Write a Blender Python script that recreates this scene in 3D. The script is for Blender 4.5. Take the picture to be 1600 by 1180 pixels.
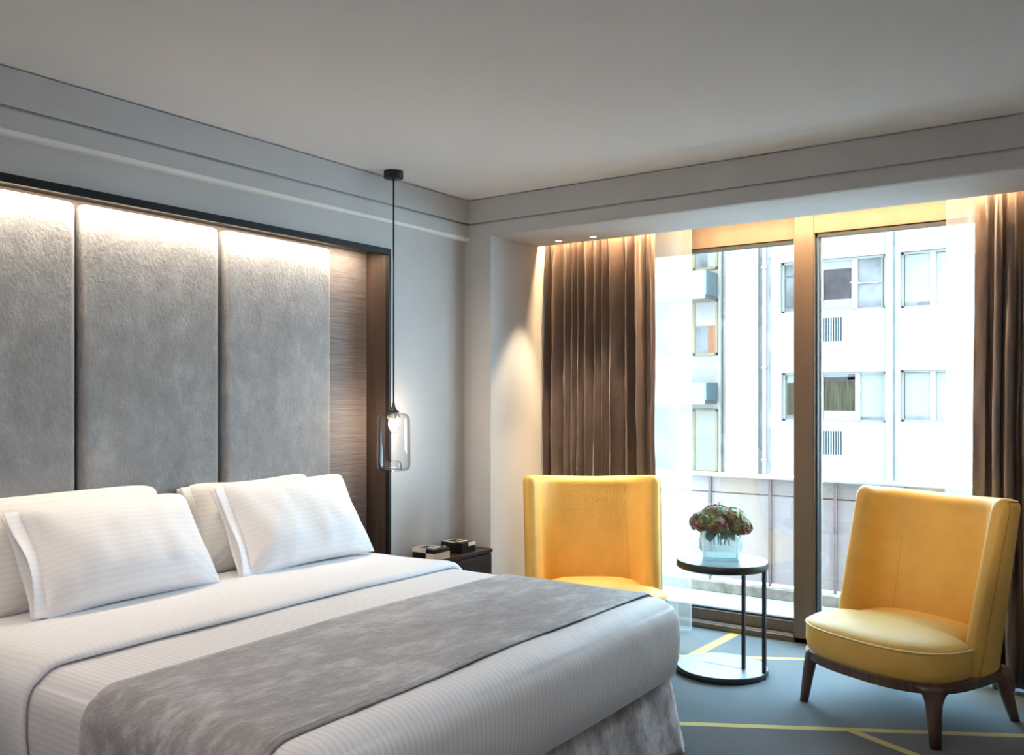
import bpy, bmesh, math, random
from mathutils import Vector, Matrix, noise as mnoise

for o in list(bpy.data.objects):
    bpy.data.objects.remove(o, do_unlink=True)
scene = bpy.context.scene
C = scene.collection
PI = math.pi
rnd = random.Random(7)

# ------------------------------------------------------------------ camera
CAM_H = 1.40
cam_d = bpy.data.cameras.new('camera')
cam = bpy.data.objects.new('camera', cam_d); C.objects.link(cam)
cam_d.sensor_width = 36.0
cam_d.lens = 36.0 * 1399.0 / 1600.0
cam_d.shift_y = 30.0 / 1600.0
cam_d.clip_start = 0.05; cam_d.clip_end = 200
cam.location = (0, 0, CAM_H)
cam.rotation_euler = (PI / 2, 0, math.radians(34.98) - PI / 2)
scene.camera = cam

# ------------------------------------------------------------------ world
world = bpy.data.worlds.new('overcast_sky'); scene.world = world
world.use_nodes = True
bg = world.node_tree.nodes['Background']
bg.inputs['Color'].default_value = (0.56, 0.81, 1.0, 1)
bg.inputs['Strength'].default_value = 23.0

# ------------------------------------------------------------------ exposure
scene.view_settings.view_transform = 'Standard'
scene.view_settings.look = 'None'
scene.view_settings.gamma = 1.0
scene.view_settings.use_curve_mapping = False
scene.view_settings.exposure = 0.25
try:
    scene.cycles.use_denoising = True
    scene.cycles.max_bounces = 10
    scene.cycles.diffuse_bounces = 5
    scene.cycles.transparent_max_bounces = 24
    scene.cycles.sample_clamp_indirect = 8
    scene.cycles.caustics_reflective = False
    scene.cycles.caustics_refractive = False
except Exception:
    pass

# light strengths (W) in one place
L_HEAD = 19.0       # strip over the headboard
L_POCKET = 52.0     # strip in the curtain pocket
L_SPOT = 120.0       # soffit downlights
L_FILL = 32.0       # added fill downlights in the unseen part of the ceiling
L_UP = 430.0       # added fill uplighter behind the camera
L_ACCENT = 230.0   # added spots aimed at the armchairs
L_PEND = 8.0

# window portal: tells the sampler where daylight comes in
pd = bpy.data.lights.new('window_portal', 'AREA'); pd.shape = 'RECTANGLE'
pd.size = 3.1; pd.size_y = 2.35
try: pd.cycles.is_portal = True
except Exception: pass
po = bpy.data.objects.new('window_portal', pd); C.objects.link(po)
po.location = (5.30, 1.5, 1.2); po.rotation_euler = (0, PI / 2, 0)
po.rotation_euler = Vector((-1, 0, 0)).to_track_quat('-Z', 'Y').to_euler()

# ------------------------------------------------------------------ materials
MATS = {}
def newmat(name):
    m = bpy.data.materials.new(name); m.use_nodes = True
    MATS[name] = m
    nt = m.node_tree
    return m, nt, nt.nodes['Principled BSDF']
def N(nt, t, **kw):
    n = nt.nodes.new(t)
    for k, v in kw.items():
        setattr(n, k, v)
    return n
def math_n(nt, op, a, b=None):
    n = nt.nodes.new('ShaderNodeMath'); n.operation = op
    for i, x in enumerate((a, b)):
        if x is None: continue
        if isinstance(x, (int, float)): n.inputs[i].default_value = x
        else: nt.links.new(x, n.inputs[i])
    return n.outputs[0]
def mixrgb(nt, fac, a, b):
    n = nt.nodes.new('ShaderNodeMix'); n.data_type = 'RGBA'
    for sock, x in ((n.inputs['Factor'], fac), (n.inputs['A'], a), (n.inputs['B'], b)):
        if isinstance(x, (int, float)): sock.default_value = x
        elif isinstance(x, tuple): sock.default_value = (*x[:3], 1)
        else: nt.links.new(x, sock)
    return n.outputs['Result']
def objcoord(nt, scale=(1, 1, 1)):
    tc = N(nt, 'ShaderNodeTexCoord'); mp = N(nt, 'ShaderNodeMapping')
    mp.inputs['Scale'].default_value = scale
    nt.links.new(tc.outputs['Object'], mp.inputs['Vector'])
    return mp.outputs['Vector']
def noise_n(nt, vec, scale, detail=4, rough=0.6):
    n = N(nt, 'ShaderNodeTexNoise')
    n.inputs['Scale'].default_value = scale; n.inputs['Detail'].default_value = detail
    n.inputs['Roughness'].default_value = rough
    nt.links.new(vec, n.inputs['Vector'])
    return n.outputs['Fac']
def ramp(nt, fac, stops):
    r = N(nt, 'ShaderNodeValToRGB')
    e = r.color_ramp.elements
    while len(e) < len(stops): e.new(0.5)
    for el, (p, c) in zip(e, stops):
        el.position = p; el.color = (*c, 1) if len(c) == 3 else c
    nt.links.new(fac, r.inputs['Fac'])
    return r.outputs['Color']
def bump(nt, bs, h, strength, dist):
    b = N(nt, 'ShaderNodeBump'); b.inputs['Strength'].default_value = strength
    b.inputs['Distance'].default_value = dist
    nt.links.new(h, b.inputs['Height']); nt.links.new(b.outputs['Normal'], bs.inputs['Normal'])
def plain(name, col, rough=0.6, metal=0.0, spec=0.5, nscale=None, namt=0.08, bscale=None, bstr=0.1, stretch=(1, 1, 1), sheen=0.0, coat=0.0):
    m, nt, bs = newmat(name)
    bs.inputs['Base Color'].default_value = (*col, 1)
    bs.inputs['Roughness'].default_value = rough
    bs.inputs['Metallic'].default_value = metal
    bs.inputs['Specular IOR Level'].default_value = spec
    bs.inputs['Sheen Weight'].default_value = sheen
    bs.inputs['Coat Weight'].default_value = coat
    if nscale:
        v = objcoord(nt, stretch)
        f = noise_n(nt, v, nscale)
        d = tuple(max(0, c * (1 - namt * 2)) for c in col); l = tuple(min(1, c * (1 + namt * 2)) for c in col)
        nt.links.new(ramp(nt, f, [(0.3, d), (0.7, l)]), bs.inputs['Base Color'])
    if bscale:
        v = objcoord(nt, stretch)
        bump(nt, bs, noise_n(nt, v, bscale), bstr, 0.01)
    return m
def emis(name, col, strength):
    m, nt, bs = newmat(name)
    bs.inputs['Base Color'].default_value = (0, 0, 0, 1)
    bs.inputs['Emission Color'].default_value = (*col, 1)
    bs.inputs['Emission Strength'].default_value = strength
    return m

M_wall = plain('wall_paint', (0.565, 0.55, 0.54), 0.75, nscale=3, namt=0.015, bscale=120, bstr=0.03)
M_ceil = plain('ceiling_paint', (0.86, 0.855, 0.86), 0.8, bscale=150, bstr=0.02)
M_groove = plain('groove_paint', (0.40, 0.40, 0.40), 0.8)
M_black = plain('black_metal', (0.012, 0.012, 0.014), 0.45, nscale=40, namt=0.1)
M_blacktop = plain('table_lacquer', (0.036, 0.042, 0.046), 0.42, spec=1.0, nscale=60, namt=0.1)
M_frame = plain('dark_frame', (0.007, 0.006, 0.007), 0.55, spec=0.3, nscale=30, stretch=(1, 1, 0.1))
M_wenge = plain('wenge_wood', (0.022, 0.014, 0.011), 0.38, nscale=18, namt=0.25, stretch=(0.15, 1, 1))
M_reveal = plain('walnut_reveal', (0.050, 0.032, 0.024), 0.45, nscale=14, namt=0.22, stretch=(1, 1, 0.06), bscale=40, bstr=0.05)
M_walnut = plain('walnut_leg', (0.075, 0.038, 0.026), 0.36, nscale=25, namt=0.3, stretch=(1, 1, 0.1), coat=0.15)
M_bronze = plain('bronze_aluminium', (0.165, 0.118, 0.09), 0.40, metal=0.5, nscale=5, namt=0.05, stretch=(1, 1, 0.2))
M_gasket = plain('rubber_gasket', (0.012, 0.016, 0.02), 0.5, bscale=80)
M_alu = plain('pale_aluminium', (0.55, 0.58, 0.60), 0.35, metal=0.7, nscale=8)
M_led = emis('led_warm', (1.0, 0.78, 0.52), 10)
M_spotlens = emis('spot_lens', (1.0, 0.85, 0.65), 14)
M_bulb = emis('filament_glow', (1.0, 0.80, 0.58), 90)
M_chrome = plain('brushed_trim', (0.75, 0.75, 0.74), 0.3, metal=0.9, nscale=30)
M_cream = plain('cream_lacquer', (0.72, 0.64, 0.56), 0.3, nscale=30, namt=0.04)
M_boxblk = plain('black_lacquer', (0.010, 0.008, 0.008), 0.22, nscale=30)
M_leaf = plain('hydrangea_leaf', (0.05, 0.26, 0.14), 0.5, nscale=30, namt=0.2)
M_stem = plain('flower_stem', (0.06, 0.22, 0.10), 0.5, nscale=20)

def carpet_mat():
    m, nt, bs = newmat('carpet_blue_grey')
    tc = N(nt, 'ShaderNodeTexCoord'); sx = N(nt, 'ShaderNodeSeparateXYZ')
    nt.links.new(tc.outputs['Object'], sx.inputs[0])
    X, Y = sx.outputs['X'], sx.outputs['Y']
    def side(p, q):      # signed distance to the line p-q
        dx, dy = q[0] - p[0], q[1] - p[1]; L = math.hypot(dx, dy); nx, ny = -dy / L, dx / L
        c = nx * p[0] + ny * p[1]
        return math_n(nt, 'SUBTRACT', math_n(nt, 'ADD', math_n(nt, 'MULTIPLY', X, nx), math_n(nt, 'MULTIPLY', Y, ny)), c)
    def line(p, q, w, clip=None):
        s = math_n(nt, 'LESS_THAN', math_n(nt, 'ABSOLUTE', side(p, q)), w / 2)
        if clip is not None:
            s = math_n(nt, 'MULTIPLY', s, clip)
        return s
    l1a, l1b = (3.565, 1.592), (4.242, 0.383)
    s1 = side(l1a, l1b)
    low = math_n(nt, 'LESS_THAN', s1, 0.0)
    masks = [line(l1a, l1b, 0.042),
             line((3.908, 1.023), (3.769, 0.715), 0.042, low),
             line((4.15, 1.995), (5.05, 1.955), 0.058),
             line((4.462, 2.059), (4.813, 1.454), 0.042),
             line((1.2, 0.4), (2.6, -0.9), 0.042)]
    tot = masks[0]
    for k in masks[1:]: tot = math_n(nt, 'MAXIMUM', tot, k)
    v = objcoord(nt)
    f1 = noise_n(nt, v, 300, 3, 0.8); f2 = noise_n(nt, v, 6, 4)
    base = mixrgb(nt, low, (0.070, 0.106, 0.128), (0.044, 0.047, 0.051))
    var = ramp(nt, f1, [(0.36, (0.55, 0.55, 0.55)), (0.64, (1.30, 1.30, 1.30))])
    mul = N(nt, 'ShaderNodeMix', data_type='RGBA', blend_type='MULTIPLY'); mul.inputs['Factor'].default_value = 1
    nt.links.new(base, mul.inputs['A']); nt.links.new(var, mul.inputs['B'])
    mul2 = N(nt, 'ShaderNodeMix', data_type='RGBA', blend_type='MULTIPLY'); mul2.inputs['Factor'].default_value = 1
    nt.links.new(mul.outputs['Result'], mul2.inputs['A'])
    nt.links.new(ramp(nt, f2, [(0.3, (0.92, 0.92, 0.92)), (0.7, (1.06, 1.06, 1.06))]), mul2.inputs['B'])
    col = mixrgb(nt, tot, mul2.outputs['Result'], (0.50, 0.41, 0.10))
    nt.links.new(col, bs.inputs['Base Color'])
    bs.inputs['Roughness'].default_value = 0.9
    bs.inputs['Sheen Weight'].default_value = 0.2
    bump(nt, bs, f1, 0.5, 0.006)
    return m
M_carpet = carpet_mat()

def stripe_mat(name, mode, base=(0.80, 0.79, 0.785), dark=(0.70, 0.69, 0.685), period=0.018, x_left=1.29, x_right=3.25, z_top=0.62):
    m, nt, bs = newmat(name)
    tc = N(nt, 'ShaderNodeTexCoord'); sx = N(nt, 'ShaderNodeSeparateXYZ')
    nt.links.new(tc.outputs['Object'], sx.inputs[0])
    if mode == 'bed':
        X, Z = sx.outputs['X'], sx.outputs['Z']
        drop = math_n(nt, 'MAXIMUM', math_n(nt, 'SUBTRACT', z_top, Z), 0.0)
        kl = math_n(nt, 'LESS_THAN', X, x_left + 0.09)
        c = math_n(nt, 'SUBTRACT', X, math_n(nt, 'MULTIPLY', drop, kl))
    else:
        c = sx.outputs['Y']
    w = math_n(nt, 'SINE', math_n(nt, 'MULTIPLY', c, 2 * PI / period))
    h = math_n(nt, 'ADD', math_n(nt, 'MULTIPLY', w, 0.5), 0.5)
    sq = ramp(nt, h, [(0.35, (0, 0, 0)), (0.65, (1, 1, 1))])
    v = objcoord(nt)
    nt.links.new(mixrgb(nt, sq, dark, base), bs.inputs['Base Color'])
    bs.inputs['Roughness'].default_value = 0.62
    bs.inputs['Sheen Weight'].default_value = 0.15
    hh = math_n(nt, 'ADD', math_n(nt, 'MULTIPLY', sq, 0.015), math_n(nt, 'MULTIPLY', noise_n(nt, v, 9, 3), 0.9))
    bump(nt, bs, hh, 0.35, 0.012)
    return m
M_duvet = stripe_mat('sateen_stripe', 'bed', (0.78, 0.755, 0.77), (0.705, 0.68, 0.692), 0.020)
M_fold = stripe_mat('sateen_fold', 'bed', (0.83, 0.815, 0.835), (0.785, 0.77, 0.79), 0.020)
M_pillow = stripe_mat('pillow_stripe', 'pillow', (0.87, 0.855, 0.875), (0.84, 0.825, 0.845), 0.022)
M_pillow_cream = stripe_mat('pillow_cream', 'pillow', (0.84, 0.82, 0.79), (0.80, 0.775, 0.745), 0.022)

def velvet(name, stops, scale, stretch, bstr=0.15, sheen=0.5, rough=0.75, fine=60):
    m, nt, bs = newmat(name)
    v = objcoord(nt, stretch)
    f = noise_n(nt, v, scale, 9, 0.68)
    g = noise_n(nt, v, scale * 0.22, 3, 0.6)
    f = math_n(nt, 'ADD', math_n(nt, 'MULTIPLY', f, 0.62), math_n(nt, 'MULTIPLY', g, 0.38))
    nt.links.new(ramp(nt, f, stops), bs.inputs['Base Color'])
    bs.inputs['Roughness'].default_value = rough
    bs.inputs['Sheen Weight'].default_value = sheen
    bs.inputs['Sheen Roughness'].default_value = 0.4
    bump(nt, bs, noise_n(nt, v, fine, 4), bstr, 0.01)
    return m
M_panel = velvet('grey_velvet_panel', [(0.34, (0.215, 0.213, 0.218)), (0.52, (0.298, 0.295, 0.302)), (0.68, (0.40, 0.398, 0.408))], 12, (1, 1, 0.7), 0.45, 0.3, 0.8, 90)
M_runner = velvet('taupe_crushed_velvet', [(0.40, (0.175, 0.158, 0.160)), (0.50, (0.25, 0.232, 0.238)), (0.60, (0.42, 0.405, 0.425))], 15, (0.7, 1.4, 1.2), 0.4, 0.45, 0.55, 70)
M_skirt = velvet('mauve_crushed_velvet', [(0.42, (0.25, 0.215, 0.205)), (0.50, (0.40, 0.36, 0.36)), (0.58, (0.66, 0.62, 0.64))], 14, (1, 1, 0.7), 0.3, 0.5, 0.55, 60)
M_yellow = velvet('yellow_velvet', [(0.34, (0.58, 0.335, 0.062)), (0.66, (0.71, 0.432, 0.095))], 6, (1, 1, 1), 0.10, 0.22, 0.55, 26)
M_yellow.node_tree.nodes['Principled BSDF'].inputs['Sheen Tint'].default_value = (1.0, 0.82, 0.48, 1)
M_piping = plain('yellow_piping', (0.66, 0.45, 0.13), 0.55, sheen=0.4, nscale=40)
M_seam = plain('seam_shadow_thread', (0.40, 0.21, 0.04), 0.7, nscale=40)

def grasscloth():
    m, nt, bs = newmat('grasscloth')
    v = objcoord(nt, (3, 3, 190))
    f = noise_n(nt, v, 1.6, 4, 0.6)
    nt.links.new(ramp(nt, f, [(0.3, (0.10, 0.078, 0.070)), (0.55, (0.18, 0.15, 0.138)), (0.75, (0.28, 0.24, 0.225))]), bs.inputs['Base Color'])
    bs.inputs['Roughness'].default_value = 0.6
    bump(nt, bs, f, 0.5, 0.004)
    return m
M_grass = grasscloth()

def taffeta():
    m, nt, bs = newmat('brown_taffeta')
    v = objcoord(nt, (1, 1, 0.5))
    f = noise_n(nt, v, 3, 3)
    nt.links.new(ramp(nt, f, [(0.3, (0.115, 0.075, 0.060)), (0.7, (0.15, 0.100, 0.080))]), bs.inputs['Base Color'])
    bs.inputs['Roughness'].default_value = 0.36
    bs.inputs['Specular IOR Level'].default_value = 0.75
    bs.inputs['Sheen Weight'].default_value = 0.3
    v2 = objcoord(nt, (1, 1, 0.6))
    bump(nt, bs, noise_n(nt, v2, 16, 5, 0.5), 0.35, 0.02)
    return m
M_taffeta = taffeta()

def sheer_mat():
    m, nt, bs = newmat('white_sheer')
    out = nt.nodes['Material Output']; nt.nodes.remove(bs)
    tr = N(nt, 'ShaderNodeBsdfTransparent'); tr.inputs['Color'].default_value = (1, 1, 1, 1)
    tl = N(nt, 'ShaderNodeBsdfTranslucent'); tl.inputs['Color'].default_value = (0.50, 0.50, 0.49, 1)
    df = N(nt, 'ShaderNodeBsdfDiffuse'); df.inputs['Color'].default_value = (0.70, 0.69, 0.68, 1)
    a = N(nt, 'ShaderNodeMixShader'); a.inputs[0].default_value = 0.4
    nt.links.new(tl.outputs[0], a.inputs[1]); nt.links.new(df.outputs[0], a.inputs[2])
    b = N(nt, 'ShaderNodeMixShader')
    lw = N(nt, 'ShaderNodeLayerWeight'); lw.inputs['Blend'].default_value = 0.35
    v = objcoord(nt, (1, 1, 1)); f = noise_n(nt, v, 400, 1)
    fac = math_n(nt, 'ADD', math_n(nt, 'MULTIPLY', lw.outputs['Facing'], 0.45), math_n(nt, 'ADD', 0.34, math_n(nt, 'MULTIPLY', f, 0.12)))
    nt.links.new(fac, b.inputs[0])
    nt.links.new(tr.outputs[0], b.inputs[1]); nt.links.new(a.outputs[0], b.inputs[2])
    nt.links.new(b.outputs[0], out.inputs['Surface'])
    return m
M_sheer = sheer_mat()

def thin_glass(name, tint, edge, refl=1.0, rough=0.02, blend=0.35):
    m, nt, bs = newmat(name)
    out = nt.nodes['Material Output']; nt.nodes.remove(bs)
    lw = N(nt, 'ShaderNodeLayerWeight'); lw.inputs['Blend'].default_value = blend
    tr = N(nt, 'ShaderNodeBsdfTransparent')
    nt.links.new(mixrgb(nt, lw.outputs['Facing'], tint, edge), tr.inputs['Color'])
    gl = N(nt, 'ShaderNodeBsdfGlossy'); gl.inputs['Roughness'].default_value = rough
    lf = N(nt, 'ShaderNodeLayerWeight'); lf.inputs['Blend'].default_value = 0.5
    schlick = math_n(nt, 'ADD', 0.04, math_n(nt, 'MULTIPLY', math_n(nt, 'POWER', lf.outputs['Facing'], 5.0), 0.96))
    mx = N(nt, 'ShaderNodeMixShader')
    nt.links.new(math_n(nt, 'MINIMUM', math_n(nt, 'MULTIPLY', schlick, refl), 1.0), mx.inputs[0])
    nt.links.new(tr.outputs[0], mx.inputs[1]); nt.links.new(gl.outputs[0], mx.inputs[2])
    nt.links.new(mx.outputs[0], out.inputs['Surface'])
    return m
M_pane = thin_glass('window_glass', (0.96, 0.985, 0.985), (0.9, 0.95, 0.95), 2.4)
M_smoke = thin_glass('smoked_glass', (0.93, 0.93, 0.94), (0.55, 0.56, 0.58), 1.5, 0.03, 0.4)
M_vase = thin_glass('aqua_glass', (0.96, 0.995, 0.995), (0.72, 0.88, 0.89), 1.8, 0.05, 0.4)
def frost(m, amount, col):
    nt = m.node_tree; out = nt.nodes['Material Output']
    src = out.inputs['Surface'].links[0].from_socket
    tl = N(nt, 'ShaderNodeBsdfTranslucent'); tl.inputs['Color'].default_value = (*col, 1)
    df = N(nt, 'ShaderNodeBsdfDiffuse'); df.inputs['Color'].default_value = (*col, 1)
    a = N(nt, 'ShaderNodeMixShader'); a.inputs[0].default_value = 0.45
    nt.links.new(tl.outputs[0], a.inputs[1]); nt.links.new(df.outputs[0], a.inputs[2])
    b = N(nt, 'ShaderNodeMixShader'); b.inputs[0].default_value = amount
    nt.links.new(src, b.inputs[1]); nt.links.new(a.outputs[0], b.inputs[2])
    nt.links.new(b.outputs[0], out.inputs['Surface'])
frost(M_vase, 0.24, (0.84, 0.94, 0.93))
M_bulbglass = thin_glass('bulb_glass', (1, 0.97, 0.92), (0.9, 0.85, 0.8), 1.0)

def flower_mat():
    m, nt, bs = newmat('hydrangea_petals')
    v = objcoord(nt)
    f = noise_n(nt, v, 22, 4, 0.75)
    g = noise_n(nt, v, 9, 2)
    c1 = ramp(nt, f, [(0.34, (0.09, 0.15, 0.04)), (0.45, (0.24, 0.30, 0.09)), (0.52, (0.17, 0.05, 0.05)), (0.61, (0.32, 0.045, 0.10)), (0.72, (0.60, 0.46, 0.40))])
    c2 = ramp(nt, f, [(0.38, (0.15, 0.23, 0.06)), (0.50, (0.38, 0.43, 0.18)), (0.58, (0.23, 0.07, 0.06)), (0.72, (0.62, 0.58, 0.47))])
    nt.links.new(mixrgb(nt, ramp(nt, g, [(0.42, (0, 0, 0)), (0.58, (1, 1, 1))]), c1, c2), bs.inputs['Base Color'])
    bs.inputs['Roughness'].default_value = 0.6
    bs.inputs['Sheen Weight'].default_value = 0.2
    return m
M_flower = flower_mat()

# outside
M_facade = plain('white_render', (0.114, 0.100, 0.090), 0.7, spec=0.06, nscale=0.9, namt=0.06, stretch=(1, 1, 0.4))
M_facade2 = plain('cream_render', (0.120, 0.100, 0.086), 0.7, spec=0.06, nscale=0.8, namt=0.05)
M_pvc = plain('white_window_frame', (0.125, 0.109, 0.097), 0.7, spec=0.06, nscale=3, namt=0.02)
M_darkroom = plain('dim_interior', (0.024, 0.017, 0.017), 0.7, spec=0.06, nscale=2, namt=0.2)
M_greenblind = plain('green_brown_drape', (0.018, 0.014, 0.007), 0.7, spec=0.06, nscale=9, namt=0.3, stretch=(1, 3, 0.2))
M_blind = plain('pale_blind', (0.098, 0.088, 0.075), 0.7, spec=0.06, nscale=2, namt=0.03)
M_greypane = plain('grey_window_pane', (0.062, 0.055, 0.053), 0.7, spec=0.06, nscale=1.2, namt=0.25)
M_slot = plain('vent_slot', (0.008, 0.010, 0.012), 0.7, spec=0.06, nscale=5)
M_dullgrey = plain('dull_grey', (0.079, 0.070, 0.064), 0.7, spec=0.06, nscale=1.5, namt=0.15)  # duller grey for streak, joint, slots and recess
M_blueglass = plain('pale_blue_balcony_panel', (0.097, 0.132, 0.146), 0.7, spec=0.06, nscale=1, namt=0.05)
M_pipe = plain('drain_pipe', (0.129, 0.112, 0.101), 0.7, spec=0.06, nscale=3)
M_darkpipe = plain('dark_pipe', (0.028, 0.024, 0.028), 0.7, spec=0.06, nscale=3)
M_ochre = plain('ochre_window_frame', (0.095, 0.065, 0.032), 0.7, spec=0.06, nscale=3)
M_orange = plain('orange_drape', (0.101, 0.033, 0.014), 0.7, spec=0.06, nscale=8, stretch=(1, 3, 0.2))
M_balfloor = plain('balcony_tile', (0.286, 0.258, 0.238), 0.6, nscale=4, namt=0.05)
M_kerb = plain('kerb_stone', (0.258, 0.211, 0.170), 0.7, nscale=12, namt=0.2)
M_railpanel = plain('lilac_balustrade_panel', (0.422, 0.340, 0.333), 0.32, nscale=2, namt=0.04)
M_railmetal = plain('rose_metal_post', (0.26, 0.18, 0.17), 0.4, metal=0.3, nscale=6)
M_railtop = plain('white_handrail', (0.510, 0.476, 0.449), 0.4, nscale=4)
M_street = plain('street_asphalt', (0.30, 0.30, 0.30), 0.9, nscale=2)

# ------------------------------------------------------------------ mesh helpers
def link(name, me, mat, parent=None, smooth=False):
    ob = bpy.data.objects.new(name, me); C.objects.link(ob)
    if mat is not None and not me.materials: me.materials.append(mat)
    if parent is not None: ob.parent = parent
    if smooth:
        me.polygons.foreach_set('use_smooth', [True] * len(me.polygons))
    return ob
def from_data(name, vs, fs, mat, parent=None, smooth=False):
    me = bpy.data.meshes.new(name); me.from_pydata([tuple(v) for v in vs], [], fs); me.update()
    bm = bmesh.new(); bm.from_mesh(me); bmesh.ops.recalc_face_normals(bm, faces=bm.faces); bm.to_mesh(me); bm.free()
    return link(name, me, mat, parent, smooth)
BOXF = [(0, 1, 3, 2), (4, 6, 7, 5), (0, 4, 5, 1), (2, 3, 7, 6), (0, 2, 6, 4), (1, 5, 7, 3)]
def boxes(name, lst, mat, parent=None):
    """several boxes (x0,x1,y0,y1,z0,z1) that make ONE piece"""
    vs, fs = [], []
    for (x0, x1, y0, y1, z0, z1) in lst:
        b = len(vs)
        vs += [(x, y, z) for x in (x0, x1) for y in (y0, y1) for z in (z0, z1)]
        fs += [tuple(b + i for i in f) for f in BOXF]
    return from_data(name, vs, fs, mat, parent)
def bevbox(name, x0, x1, y0, y1, z0, z1, mat, parent=None, bev=0.004, seg=2):
    bm = bmesh.new(); bmesh.ops.create_cube(bm, size=1)
    for v in bm.verts:
        v.co = Vector(((x0 + x1) / 2 + v.co.x * (x1 - x0), (y0 + y1) / 2 + v.co.y * (y1 - y0), (z0 + z1) / 2 + v.co.z * (z1 - z0)))
    bmesh.ops.bevel(bm, geom=list(bm.edges), offset=bev, segments=seg, profile=0.5, affect='EDGES')
    me = bpy.data.meshes.new(name); bm.to_mesh(me); bm.free()
    return link(name, me, mat, parent)
def lathe(name, prof, mat, parent=None, n=40, center=(0, 0), smooth=True):
    """prof: list of (r,z)"""
    vs, fs = [], []
    for r, z in prof:
        for i in range(n):
            a = 2 * PI * i / n
            vs.append((center[0] + r * math.cos(a), center[1] + r * math.sin(a), z))
    for k in range(len(prof) - 1):
        for i in range(n):
            j = (i + 1) % n
            fs.append((k * n + i, k * n + j, (k + 1) * n + j, (k + 1) * n + i))
    return from_data(name, vs, fs, mat, parent, smooth)
def tube_data(path, r, n=8, closed=False, vs=None, fs=None):
    vs = [] if vs is None else vs; fs = [] if fs is None else fs
    b = len(vs); P = [Vector(p) for p in path]; m = len(P)
    up = None
    for i in range(m):
        if closed: t = P[(i + 1) % m] - P[i - 1]
        else: t = P[min(i + 1, m - 1)] - P[max(i - 1, 0)]
        t.normalize()
        if up is None:
            up = t.orthogonal().normalized()
        else:
            up = (up - t * up.dot(t)); up = up.normalized() if up.length > 1e-6 else t.orthogonal().normalized()
        s = t.cross(up)
        rr = r[i] if isinstance(r, (list, tuple)) else r
        for k in range(n):
            a = 2 * PI * k / n
            vs.append(P[i] + up * (rr * math.cos(a)) + s * (rr * math.sin(a)))
    for i in range(m if closed else m - 1):
        j = (i + 1) % m
        for k in range(n):
            l = (k + 1) % n
            fs.append((b + i * n + k, b + i * n + l, b + j * n + l, b + j * n + k))
    if not closed:
        fs.append(tuple(b + k for k in reversed(range(n)))); fs.append(tuple(b + (m - 1) * n + k for k in range(n)))
    return vs, fs
def tube(name, path, r, mat, parent=None, n=8, closed=False):
    vs, fs = tube_data(path, r, n, closed)
    return from_data(name, vs, fs, mat, parent, True)
def grid(name, pts, nu, nv, mat, parent=None, smooth=True, thick=0.0, loop_u=False):
    fs = []
    for j in range(nv - 1):
        for i in range(nu - (0 if loop_u else 1)):
            k = (i + 1) % nu
            fs.append((j * nu + i, j * nu + k, (j + 1) * nu + k, (j + 1) * nu + i))
    ob = from_data(name, pts, fs, mat, parent, smooth)
    if thick:
        md = ob.modifiers.new('solid', 'SOLIDIFY'); md.thickness = thick; md.offset = 0
    return ob
def tag(o, label, cat, group=None, kind=None):
    if label: o['label'] = label
    if cat: o['category'] = cat
    if group: o['group'] = group
    if kind: o['kind'] = kind
    return o
def structure(o, label, cat):
    return tag(o, label, cat, kind='structure')
def thing(name, label, cat, loc=(0, 0, 0), rotz=0.0, group=None):
    o = bpy.data.objects.new(name, None); C.objects.link(o)
    o.empty_display_size = 0.1; o.location = loc; o.rotation_euler = (0, 0, rotz)
    return tag(o, label, cat, group)
def sm(a, b, x):
    t = max(0, min(1, (x - a) / (b - a))); return t * t * (3 - 2 * t)
def nz(x, y, z=0.0):
    return mnoise.noise(Vector((x, y, z)))

# ------------------------------------------------------------------ room constants
Y_HEAD = 3.33      # headboard wall
X_BEAM = 4.26      # face of beam and pier
X_SOF = 4.76       # rear edge of the soffit
X_WIN = 5.10       # window plane
Y_PIER = 3.13
Z_CEIL = 2.58
Z_SOF = 2.3525
X_BACK, Y_RIGHT = -1.7, -1.6
AL_X0, AL_X1, AL_Z = 0.85, 3.592, 2.198     # outer size of the headboard niche frame

# ------------------------------------------------------------------ the setting
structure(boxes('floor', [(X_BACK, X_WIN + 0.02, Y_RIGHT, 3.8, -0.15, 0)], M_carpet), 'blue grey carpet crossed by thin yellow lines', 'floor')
structure(boxes('ceiling', [(X_BACK, X_WIN + 0.3, Y_RIGHT, 3.8, Z_CEIL, 2.8)], M_ceil), 'plain matt off-white ceiling', 'ceiling')
structure(boxes('wall_left', [(AL_X1, 5.3, Y_HEAD, 3.8, 0, Z_CEIL), (X_BACK, AL_X0, Y_HEAD, 3.8, 0, Z_CEIL),
                              (AL_X0, AL_X1, Y_HEAD, 3.8, AL_Z, Z_CEIL), (AL_X0, AL_X1, 3.5, 3.8, 0, AL_Z)], M_wall),
          'pale grey wall behind the bed, around the headboard niche', 'wall')
structure(boxes('wall_right', [(X_BACK, 5.3, Y_RIGHT - 0.2, Y_RIGHT, 0, 2.8)], M_wall), 'plain pale wall opposite the headboard, out of the picture', 'wall')
structure(boxes('wall_back', [(X_BACK - 0.2, X_BACK, Y_RIGHT - 0.2, 3.8, 0, 2.8)], M_wall), 'plain pale wall facing the windows, out of the picture', 'wall')
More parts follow.
